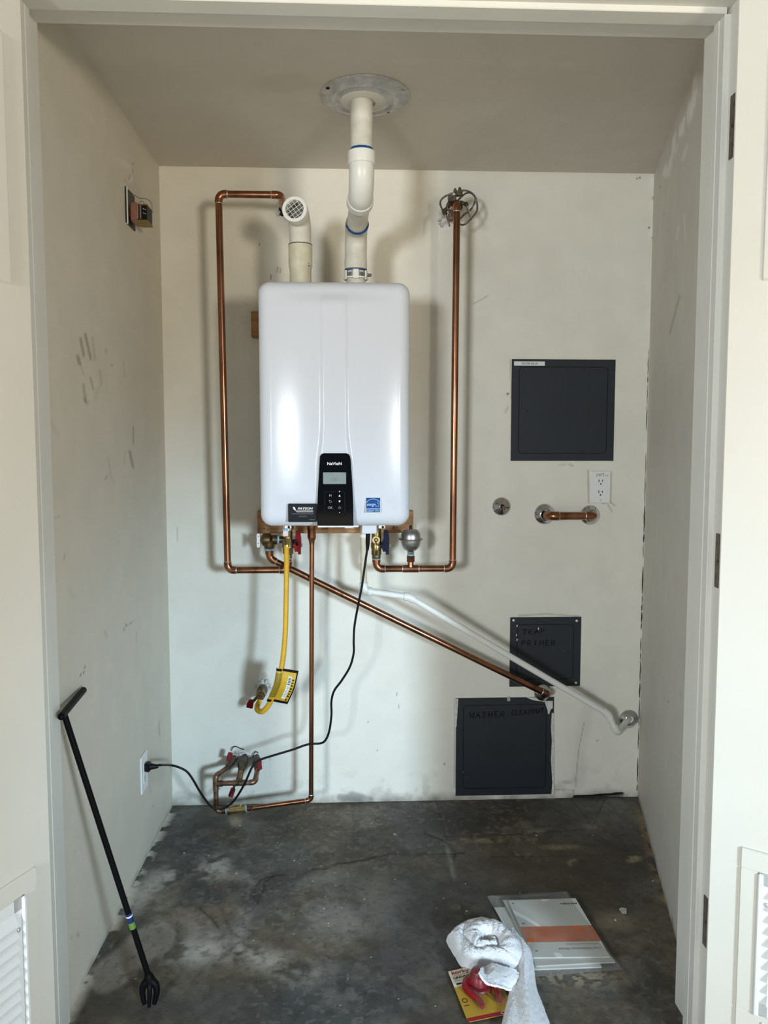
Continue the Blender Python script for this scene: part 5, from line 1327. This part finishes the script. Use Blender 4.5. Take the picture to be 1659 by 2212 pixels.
for y in (1080.5,):
    q = P(1297, y, -0.005); m = MB(); m.lathe([(0.003, 0), (0.0026, 0.0012), (0.0004, 0.0014)], V(q[0], -0.005, q[2]), FY, 12); part('screw', m, M_zinc, ot)
for i, (x, st) in enumerate(((1287.5, 'S'), (1292.5, 'O'), (1297.5, 'F'), (1301.5, 'T'), (1306, 'N'), (1311, 'E'))):
    m = MB()
    for s_ in STROKES[st]: m.tube([P(x+p_[0]*3.6, 1029-p_[1]*(5.5 if i < 4 else 3.5), -0.0053) for p_ in s_], 0.0007 if i < 4 else 0.0005, 5)
    part('pencil_letter', m, M_ink if i < 4 else M_greytext, ot)
# left wall outlet, plug and cord
qa, qb = PX(303, 1620, 0), PX(312, 1718, 0)
lc = V(0, PX(309, 1668, 0)[1], PX(309, 1668, 0)[2]); wv = V(0, 1, 0); UYn = V(0, 1, 0)
lo = thing('wall_outlet', 'white outlet low on the left wall with a black plug in it', 'outlet', V(0, lc[1], lc[2]-0.057))
m = MB(); m.box((0, lc[1]-0.035, lc[2]-0.0575), (0.0055, lc[1]+0.035, lc[2]+0.0575), 0.0022); part('cover_plate', m, M_plate, lo)
outlet_face(lo, lc, UYn, UZ, UX)
pl_ = V(0.0066, lc[1], lc[2]+0.0195)
pw = thing('power_cord', 'black power cord running from the heater to the outlet on the left wall', 'cord', pl_)
cordpx = [(795, 1155, -0.295), (794, 1180, -0.29), (789, 1215, -0.285), (782, 1265, -0.28), (775, 1300, -0.275), (766, 1350, -0.26), (764, 1385, -0.255), (764, 1410, -0.25), (756, 1440, -0.245), (738, 1470, -0.24), (722, 1492, -0.235), (716, 1515, -0.23), (716, 1545, -0.225), (711, 1580, -0.22), (702, 1600, -0.215), (690, 1606, -0.21), (665, 1608, -0.205), (630, 1620, -0.20), (590, 1632, -0.195), (565, 1640, -0.195), (552, 1648, -0.20), (543, 1660, -0.205), (532, 1685, -0.21), (520, 1708, -0.21), (505, 1730, -0.21), (490, 1743, -0.215), (474, 1748, -0.22), (458, 1743, -0.225), (444, 1728, -0.23), (430, 1707, -0.235), (418, 1686, -0.24), (405, 1668, -0.245), (390, 1659, -0.25), (370, 1653, -0.26)]
cp_ = [P(*q) for q in cordpx]
pe = P(345, 1648, -0.29); p0 = V(pl_[0]+0.03, pl_[1], pl_[2])
cp_ += [V(p0[0]+0.016, p0[1]+0.004, p0[2]+0.0005), p0]
m = MB(); m.tube(smooth_path(cp_, 8), 0.0037, 10); part('cable', m, M_black, pw)
d_ = nrm(cp_[1]-cp_[0]); m = MB(); m.tube([cp_[0]-d_*0.01, cp_[0]+d_*0.028, cp_[0]+d_*0.05], [0.0075, 0.0068, 0.0042], 12); part('strain_relief', m, M_black, pw)
m = MB(); m.box((0.0066, lc[1]-0.013, pl_[2]-0.016), (0.024, lc[1]+0.013, pl_[2]+0.011), 0.004); m.lathe([(0.0105, 0), (0.0085, 0.008), (0.0062, 0.020), (0.0045, 0.024)], V(0.023, lc[1], pl_[2]-0.002), UX, 14); part('plug', m, M_black, pw)

# doorbell transformer on the left wall
tz0, tz1 = PX(285, 496, 0)[2], PX(270, 403, 0)[2]; ty0, ty1 = PX(270, 440, 0)[1], PX(289, 440, 0)[1]
tc_ = V(0, (ty0+ty1)/2, (tz0+tz1)/2)
tr = thing('doorbell_transformer', 'small transformer with pink metal bracket mounted high on the left wall', 'transformer', V(0, tc_[1], tz0))
m = MB(); m.box((0.0, ty0+0.004, tz0), (0.006, ty0+0.010, tz1), 0.001); part('plate_edge', m, M_plate, tr)
m = MB(); m.box((0.0, ty0, tz0+0.002), (0.0035, ty1, tz1), 0.001); part('mounting_plate', m, M_darkgrey, tr)
bx = 0.006
y0, y1 = ty0+0.020, ty1-0.012; zc = PX(293, 452, 0.03)[2]
m = MB(); m.box((0.003, y0+0.006, zc-0.012), (0.016, y1-0.006, zc+0.012), 0.002); part('knockout_stud', m, M_gold, tr)
m = MB(); m.box((0.012, y0-0.004, zc-0.026), (0.038, y1+0.004, zc+0.026), 0.002); part('bracket', m, M_pink, tr)
m = MB(); m.box((0.036, y0-0.001, zc-0.021), (0.056, y1, zc+0.018), 0.0015); part('core', m, M_core, tr)
m = MB(); m.box((0.0385, y0-0.0022, zc-0.020), (0.0412, y0, zc+0.017)); m.box((0.050, y0-0.0022, zc-0.020), (0.0525, y0, zc+0.017)); part('lamination_edge', m, M_chrome, tr)
for z_a, z_b in ((zc+0.018, zc+0.0225), (zc-0.027, zc-0.022)):
    m = MB(); m.box((0.036, y0, z_a), (0.076, y1+0.004, z_b), 0.001); part('strap', m, M_gold, tr)
m = MB(); m.box((0.055, y0+0.001, zc-0.025), (0.074, y1+0.002, zc+0.021), 0.001); part('terminal_block', m, M_black, tr)
for (dy, dz) in ((0.000, 0.008), (0.000, -0.004), (0.012, 0.006), (0.012, -0.006)):
    m = MB(); m.sphere((0.062+dy*0.5, y0-0.0005, zc+dz), 0.0024, 8); part('terminal_screw', m, M_chrome, tr)
m = MB(); m.tube(smooth_path([V(0.004, ty0+0.03, tz1-0.002), V(0.022, ty0+0.03, tz1-0.014), V(0.046, ty0+0.028, tz1-0.024), V(0.074, ty0+0.024, tz1-0.028), V(0.092, ty0+0.022, tz1-0.040), V(0.094, ty0+0.02, tz1-0.070), V(0.076, y0+0.004, zc-0.004)], 7), 0.0010, 6); m.tube(smooth_path([V(0.036, y0+0.01, zc+0.024), V(0.048, y0+0.01, zc+0.032), V(0.060, y0+0.01, zc+0.030), V(0.064, y0+0.008, zc+0.018)], 6), 0.0009, 6); part('lead_wire', m, M_wire, tr)

for ch in tr.children:
    if ch.name.split('.')[0] not in ('plate_edge', 'mounting_plate'):
        for q in ch.data.vertices: q.co.x = 0.003+(q.co.x-0.003)*0.74

# capped stub-out and pipe bridge on the right
q = P(1083, 1094, 0); fl = escutcheon('wall_flange', V(q[0], -0.001, q[2]), 0.0325, 'chrome wall flange with a short capped copper stub, right of the pipes', hole=0.0075)
m = MB(); e_ = P(1089, 1097, -0.045); m.cyl(V(q[0], 0.0, q[2]), e_, 0.0068, 16); m.sphere(e_, 0.0069, 12); solo('capped_pipe_stub', m, M_elbow, 'short capped copper stub poking out of its own chrome flange', 'pipe')
q1 = P(1176, 1110.5, 0); q2 = P(1274, 1112.5, 0); YK = -0.062
escutcheon('wall_flange', V(q1[0], -0.001, q1[2]), 0.0365, 'chrome wall flange at the left end of the copper bridge below the outlet', hole=0.0165)
escutcheon('wall_flange', V(q2[0], -0.001, q2[2]), 0.0350, 'chrome wall flange at the right end of the copper bridge below the outlet', hole=0.0165)
bp_ = thing('copper_bridge_pipe', 'thick copper pipe bridging two chrome flanges like a handle', 'pipe', V((q1[0]+q2[0])/2, YK, q1[2]-0.015))
kz = (q1[2]+q2[2])/2
run(bp_, [V(q1[0], -0.001, kz), V(q1[0]+0.003, YK, kz), V(q2[0]-0.003, YK, kz), V(q2[0], -0.001, kz)], 0.0138, L=2.3)

# scraps of plaster round the holes
R6 = random.Random(21)
for (x, y, rx, ry, n, lab) in ((611, 452, 13, 17, 9, 'beside the air intake elbow'), (957, 476, 9, 12, 8, 'left of the top of the right pipe'), (572, 1478, 14, 12, 11, 'above the gas shutoff valve'), (528, 1634, 34, 12, 16, 'above the low manifold')):
    m = MB()
    for i in range(n):
        q = P(x+R6.uniform(-rx, rx), y+R6.uniform(-ry, ry), -0.003); s_ = R6.uniform(0.004, 0.010)
        pts = [(s_*R6.uniform(0.5, 1)*math.cos(t), s_*R6.uniform(0.5, 1)*math.sin(t)) for t in np.linspace(0, 2*PI, 6)[:-1]]
        m.prism(pts, q, UX, UZ, FY, -0.005, R6.uniform(0.0, 0.006))
    solo('broken_plaster', m, M_plaster, 'crumbled plaster around the pipe hole ' + lab, 'plaster', kind='stuff')
for (x, y, rx, ry, lab) in ((611, 455, 10, 12, 'beside the air intake elbow'), (566, 1490, 8, 6, 'behind the gas shutoff valve')):
    q = P(x, y, 0); m = MB(); m.prism([(rx*0.0016*math.cos(t)*R6.uniform(.8, 1.1), ry*0.0016*math.sin(t)*R6.uniform(.8, 1.1)) for t in np.linspace(0, 2*PI, 12)[:-1]], q, UX, UZ, FY, -0.002, 0.0012)
    solo('pipe_hole', m, M_dark, 'dark ragged hole in the wall ' + lab, 'hole')

# ================================================================== leaning T-handled tool
foot = PZ(333, 2146, 0.02); ktop = PX(138, 1541, 0.029)
kA = PX(180, 1491, 0.012); kB = ktop+(ktop-kA)*0.12
kA = ktop+(kA-ktop); 
tk = thing('utility_key', 'black long-shafted T-handled utility key leaning on the left wall', 'tool', V(foot[0], foot[1], 0))
dk = nrm(ktop-kA)
m = MB(); m.tube([kA, kB], 0.0078, 16); m.sphere(kA, 0.0078, 14); m.sphere(kB, 0.0078, 14); part('handle', m, M_rod, tk)
fs_ = foot+nrm(ktop-foot)*0.035
m = MB(); m.cyl(fs_, ktop, 0.0066, 16); part('shaft', m, M_rod, tk)
ax_ = nrm(ktop-foot)
def along(px_y):
    # point of the shaft seen at photo row px_y
    ts = np.linspace(0, 1, 400); ys = [proj(foot+(ktop-foot)*t)[1] for t in ts]; return foot+(ktop-foot)*ts[int(np.argmin(np.abs(np.array(ys)-px_y)))]
for (ya, yb, mt, nm) in ((1972, 1992, M_bandblue, 'blue_band'), (1992, 2004, M_bandgreen, 'green_band')):
    m = MB(); m.cyl(along(ya), along(yb), 0.0072, 16); part(nm, m, mt, tk)
m = MB(); m.cyl(along(1976), along(1979), 0.0074, 16); part('band_lettering', m, M_white, tk)
# forked claw at the foot
su_ = nrm(np.cross(ax_, V(0, 1, 0.0))); 
m = MB(); m.lathe([(0.0075, 0.02), (0.011, 0.01), (0.0125, 0.0), (0.010, -0.006)], fs_, ax_, 16); part('socket', m, M_rod, tk)
for s_, l in ((-1, 1.0), (1, 1.15)):
    pth = smooth_path([fs_+ax_*0.004, fs_+V(s_*0.013, -0.003, -0.008), fs_+V(s_*0.016, -0.006, -0.022*l), V(fs_[0]+s_*0.011, fs_[1]-0.010, 0.005)], 6)
    m = MB(); m.tube(pth, [0.0105-0.0055*i/(len(pth)-1) for i in range(len(pth))], 10); part('claw', m, M_rod, tk)
m = MB(); m.tube(smooth_path([fs_+ax_*0.002, fs_+V(0.002, -0.012, -0.012), V(fs_[0]+0.002, fs_[1]-0.02, 0.005)], 6), [0.008, 0.0076, 0.0072, 0.0068, 0.0064, 0.006, 0.0056, 0.0052, 0.005, 0.0047, 0.0043, 0.004, 0.0036], 10); part('claw', m, M_rod, tk)

# ================================================================== manuals in a plastic bag
def quad(c, z):
    A, B, C_, D = [PZ(x, y, z) for x, y in c]            # back-left, back-right, front-right, front-left
    return lambda u, v: (A*(1-u)+B*u)*(1-v)+(D*(1-u)+C_*u)*v
def sheet(c, z, t):
    f = quad(c, z); m = MB()
    pts = [f(u, v) for u, v in ((0, 0), (1, 0), (1, 1), (0, 1))]
    lo_ = [p-V(0, 0, t) for p in pts]
    m.add(pts+lo_, [(0, 1, 2, 3), (7, 6, 5, 4), (0, 4, 5, 1), (1, 5, 6, 2), (2, 6, 7, 3), (3, 7, 4, 0)]); return m
bk3 = sheet([(1068, 1960), (1215, 1955), (1300, 2088), (1140, 2094)], 0.005, 0.0035)
solo('booklet', bk3, M_white, 'lowest white booklet in the plastic bag, poking out on the left', 'booklet', 'booklets in the plastic bag')
bk2 = sheet([(1086, 1944), (1226, 1941), (1329, 2077), (1158, 2086)], 0.0095, 0.004)
solo('booklet', bk2, mat('paper_grey', lin(206, 205, 198), 0.6), 'middle booklet in the bag, its edge showing in front of the top one', 'booklet', 'booklets in the plastic bag')
c_top = [(1098, 1945), (1243, 1940), (1318, 2066), (1152, 2068)]
bt = thing('booklet', 'top white manual with an orange band in the plastic bag', 'booklet', quad(c_top, 0.013)(0.5, 0.5)-V(0, 0, 0.0035), 'booklets in the plastic bag')
part('cover', sheet(c_top, 0.0135, 0.0035), M_white, bt)
fq = quad(c_top, 0.0137)
m = MB(); m.grid(lambda u, v: fq(u, 0.495+0.265*v), 8, 4); part('orange_band', m, M_orange, bt)
uu = nrm(fq(0, 0.5)-fq(1, 0.5)); vv_ = nrm(fq(0.5, 1)-fq(0.5, 0)); vv_ = nrm(vv_-uu*(vv_@uu))
part('cover_lettering', text_mb('NAVIEN', fq(0.85, 0.10), uu, vv_, UZ, width=0.046, height=0.007, off=0.0004, bold=0.02), M_ink, bt)
part('cover_lettering', text_mb("User's Information Manual", fq(0.66, 0.875), uu, vv_, UZ, width=0.105, height=0.009, off=0.0004), M_greytext, bt)
part('cover_lettering', text_mb('NPE Condensing Water Heater', fq(0.72, 0.80), uu, vv_, UZ, width=0.082, height=0.0055, off=0.0004), M_greytext, bt)
for (u, v, s_) in ((0.05, 0.06, 0.003), (0.07, 0.44, 0.004), (0.08, 0.90, 0.003)):
    q = fq(u, v); m = MB(); m.prism([(-s_, -s_*.6), (s_, -s_*.6), (s_, s_*.6), (-s_, s_*.6)], q, uu, vv_, UZ, 0, 0.0003); part('cover_mark', m, M_greytext, bt)
c_bag = [(1052, 1934), (1226, 1924), (1346, 2092), (1152, 2108)]
fb0 = quad(c_bag, 0.004); R7 = np.random.RandomState(4)
def bagp(u, v):
    p = fb0(u, v); e = min(u, 1-u, v, 1-v)
    bul = min(1, e/0.09)
    p[2] = 0.0015+0.0150*bul**0.7+0.0035*bul*(math.sin(u*13+v*5+2*math.sin(v*9))*0.5+math.sin(v*17-u*7+math.sin(u*11))*0.5)
    return p
m = MB(); m.grid(bagp, 56, 56); m.grid(lambda u, v: fb0(u, v)*V(1, 1, 0)+V(0, 0, 0.0008), 4, 4)
bag = solo('plastic_bag', m, M_film, 'clear plastic bag holding the manuals on the concrete floor', 'bag')
m = MB(); m.grid(lambda u, v: bagp(0.06+0.86*u, 0.075+0.035*v+0.01*math.sin(u*5))+V(0, 0, 0.0012), 20, 2); part('bag_seal', m, M_film, bag)

# ================================================================== blister pack with red flapper
kc = [(968, 2099), (1062, 2077), (1112, 2187), (1011, 2208)]
fk = quad(kc, 0.006)
kk = thing('flapper_blister_pack', 'yellow blister card with a red toilet flapper under clear plastic', 'package', quad(kc, 0)(0.5, 0.5))
m = MB(); pts = [fk(u, v) for u, v in ((0.03, 0), (0.97, 0), (1, 0.03), (1, 0.97), (0.97, 1), (0.03, 1), (0, 0.97), (0, 0.03))]
n8 = len(pts); m.add(pts+[p-V(0, 0, 0.0012) for p in pts], [tuple(range(n8)), tuple(range(2*n8-1, n8-1, -1))]+[(i, i+n8, (i+1) % n8+n8, (i+1) % n8) for i in range(n8)])
part('card', m, M_kyellow, kk)
def kpatch(u0, u1, v0, v1, off, mt, nm):
    f2 = lambda u, v: fk(u0+(u1-u0)*u, v0+(v1-v0)*v)+V(0, 0, off)
    m = MB(); m.grid(f2, 6, 4); return part(nm, m, mt, kk)
kpatch(0.0, 1, 0.0, 0.20, 0.0003, M_kcream, 'card_header'); kpatch(0.0, 0.45, 0.20, 0.34, 0.0003, M_kcream, 'card_header')
kpatch(0.0, 1, 0.935, 1.0, 0.0003, M_kred, 'red_band')
ku = nrm(fk(1, 0.5)-fk(0, 0.5)); kv = nrm(fk(0.5, 0)-fk(0.5, 1)); kv = nrm(kv-ku*(kv@ku))
part('card_lettering', text_mb('korky', fk(0.25, 0.065), ku, kv, UZ, width=0.046, height=0.017, off=0.0006, bold=0.03, shear=0.1), M_kred, kk)
part('card_lettering', text_mb('UNIVERSAL', fk(0.31, 0.165), ku, kv, UZ, width=0.058, height=0.0085, off=0.0006, bold=0.03), M_ink, kk)
for (u0, u1, v0, v1, mt) in ((0.06, 0.5, 0.113, 0.120, M_kred), (0.06, 0.4, 0.215, 0.222, M_greytext), (0.07, 0.16, 0.27, 0.30, M_ink), (0.16, 0.26, 0.272, 0.298, M_reddull), (0.05, 0.16, 0.71, 0.72, M_ink)):
    kpatch(u0, u1, v0, v1, 0.0006, mt, 'card_print')
q = fk(0.105, 0.62); m = MB(); m.tube([q+0.006*(ku*math.cos(t)+kv*math.sin(t))+UZ*0.0004 for t in np.linspace(0, 2*PI, 16)], 0.0006, 5); part('card_emblem', m, M_ink, kk)
q = fk(0.80, 0.965); m = MB(); m.tube([q+0.0045*(1.8*ku*math.cos(t)+kv*math.sin(t))+UZ*0.0006 for t in np.linspace(0, 2*PI, 16)], 0.0006, 5); part('card_emblem', m, M_kcream, kk)
# flapper
fc_ = fk(0.50, 0.38)
m = MB(); m.lathe([(0.022, 0.0), (0.024, 0.006), (0.0235, 0.012), (0.020, 0.020), (0.0165, 0.030), (0.015, 0.036), (0.0135, 0.038), (0.002, 0.0395)], fc_, UZ, 28, sharp=0.9); fl_ = part('flapper_bulb', m, M_rubber, kk)
m = MB()
def fl3(u, v, z): return fk(u, v)+UZ*z
for pth in (smooth_path([fl3(0.28, 0.33, 0.010), fl3(0.20, 0.45, 0.010), fl3(0.27, 0.62, 0.010), fl3(0.37, 0.75, 0.009), fl3(0.38, 0.85, 0.007)], 8), smooth_path([fl3(0.72, 0.40, 0.010), fl3(0.80, 0.52, 0.010), fl3(0.80, 0.64, 0.009), fl3(0.79, 0.80, 0.007)], 8)):
    m.tube(pth, [0.0095-0.004*i/(len(pth)-1) for i in range(len(pth))], 12)
part('flapper_arm', m, M_rubber, kk)
m = MB(); m.lathe([(0.034, 0.001), (0.036, 0.003), (0.034, 0.006), (0.022, 0.007)], fc_, UZ, 28); part('flapper_seat', m, M_rubber, kk)
m = MB()
m.lathe([(0.0365, 0.0008), (0.0355, 0.0075), (0.0262, 0.009), (0.0250, 0.034), (0.022, 0.043), (0.010, 0.0455), (0.0002, 0.046)], fc_, UZ, 32, caps=False, sharp=0.9)
part('clear_dome', m, M_blister, kk)
m = MB()
for u_, v0, v1 in ((0.37, 0.50, 0.90), (0.79, 0.55, 0.86)):
    m.grid(lambda u, v: fl3(u_-0.10+0.20*u, v0+(v1-v0)*v, 0.0006+0.017*math.sin(PI*u)**0.35*math.sin(PI*min(1, v*0.96+0.02))**0.3), 14, 14)
part('clear_blister', m, M_blister, kk)
m = MB(); m.tube([fl3(0.60+0.02*i, 0.63+0.03*i, 0.004+0.002*(i % 2)) for i in range(8)], 0.0013, 6); part('chain', m, M_chrome, kk)

# ================================================================== white towel
def towel():
    """crumpled shop towel: a coiled head and a long tail running out of the picture."""
    m = MB()
    def F(x, y, z=0.0): return PZ(x, y, z)
    # tail: a thick folded band with lengthwise creases
    left = [(1092, 2052), (1103, 2085), (1106, 2115), (1099, 2148), (1089, 2190), (1077, 2240), (1066, 2290)]
    right = [(1114, 2030), (1146, 2060), (1153, 2090), (1160, 2140), (1177, 2185), (1196, 2235), (1215, 2290)]
    Ls = smooth_path([F(*q) for q in left], 14); Rs = smooth_path([F(*q) for q in right], 14)
    nv = len(Ls)-1
    def tail(u, v):
        i = min(nv, int(round(v*nv))); a, b = Ls[i], Rs[i]
        p = a*(1-u)+b*u
        s_ = max(0.0, math.sin(PI*u))
        h = 0.040*(1-0.45*v)*s_**0.45
        h += s_*(0.0045*math.sin(u*11+1.8*math.sin(v*3))+0.0010*math.sin(v*14+u*9+2*math.sin(u*7)))
        return V(p[0], p[1], max(0.001, 0.001+h))
    m.grid(tail, 44, nv)
    m.grid(lambda u, v: V(tail(u, v)[0], tail(u, v)[1], 0.0008), 6, nv)
    # head: mound wound in a coil
    ol = [(963, 2030), (984, 2010), (1018, 1997), (1050, 1998), (1086, 2010), (1118, 2032), (1142, 2060), (1148, 2092), (1130, 2114), (1100, 2110), (1064, 2100), (1030, 2096), (1000, 2088), (984, 2066)]
    C0 = F(1050, 2062)
    O = smooth_path([F(x, y, 0.006) for x, y in ol]+[F(ol[0][0], ol[0][1], 0.006)], 14)
    na_ = len(O)-1
    def head(u, v):
        i = min(na_, int(round(u*na_))) % na_; r = v; p = C0*(1-r)+O[i]*r
        th = 2*PI*u
        dome = 0.036*max(0.0, 1-r**3.0)**0.6
        sp = r*1.75-th/(2*PI)                                   # coil
        ph = sp-math.floor(sp)
        roll = math.sqrt(max(0.0, 1-(2*ph-1)**2))              # rounded rolls with sharp creases between
        fade = min(1.0, max(0.0, (r-0.06)/0.2))*max(0.0, 1-r**6)
        z = 0.0015+dome+0.030*roll**1.3*fade*(0.7+0.3*math.sin(th-0.8))
        z += fade*(0.0016*math.sin(th*5+r*9)+0.0010*math.sin(th*13+r*21))
        if r > 0.97: z *= (1-r)/0.03
        return V(p[0]+0.002*math.sin(th*3+r*6)*fade, p[1], max(0.0012, z))
    m.grid(head, na_, 70)
    # flap drooping over the blister pack
    e = [F(1035, 2101, 0.060), F(1042, 2113, 0.054), F(1058, 2124, 0.047), F(1080, 2131, 0.036), F(1108, 2136, 0.020)]
    g = [F(1046, 2086, 0.040), F(1064, 2082, 0.042), F(1084, 2084, 0.042), F(1106, 2092, 0.038), F(1128, 2106, 0.026)]
    Es, Gs = smooth_path(e, 8), smooth_path(g, 8)
    def flap(u, v, off=0.0):
        i = min(len(Es)-1, int(round(u*(len(Es)-1)))); p = Es[i]*(1-v)+Gs[i]*v
        return p+V(0, 0, off+0.004*math.sin(PI*v)-0.010*math.sin(PI*u)*v*(1-v)*2+0.002*math.sin(11*u+5*v))
    m.grid(flap, len(Es)-1, 14); m.grid(lambda u, v: flap(u, v, -0.004), len(Es)-1, 14)
    m.tube([flap(u/30, 0, -0.002) for u in range(31)], 0.0030, 8)
    return m
tm = towel(); RT = np.random.RandomState(8)
tm.v = [(q[0]+RT.normal(0, 0.0004), q[1]+RT.normal(0, 0.0004), max(0.0008, q[2]+RT.normal(0, 0.0006)) if q[2] > 0.0015 else q[2]) for q in tm.v]
tw = solo('shop_towel', tm, M_towel, 'crumpled white terry towel on the floor lying over the blister card', 'towel')
q = [PZ(1067, 2096, 0.061), PZ(1084, 2104, 0.056), PZ(1072, 2116, 0.052), PZ(1054, 2107, 0.058)]
m = MB(); m.add(q+[p-V(0, 0, 0.0008) for p in q], [(0, 1, 2, 3), (7, 6, 5, 4), (0, 4, 5, 1), (1, 5, 6, 2), (2, 6, 7, 3), (3, 7, 4, 0)]); part('care_label', m, M_label, tw)

# ================================================================== flakes on the floor
for (x, y, s_, lab) in ((1346, 1967, 0.014, 'pale paint flake on the floor right of the bagged manuals'), (1329, 1987, 0.004, 'tiny pale flake just left of the larger paint flake')):
    q = PZ(x, y, 0.0015); m = MB()
    m.prism([(-s_*.5, -s_*.8), (s_*.3, -s_), (s_*.7, 0.0), (s_*.9, s_*.5), (0, s_*.9), (-s_*.6, s_*.5)], q, UX, V(0, 1, 0), UZ, -0.001, 0.0015)
    solo('paint_flake', m, M_plaster, lab, 'debris')
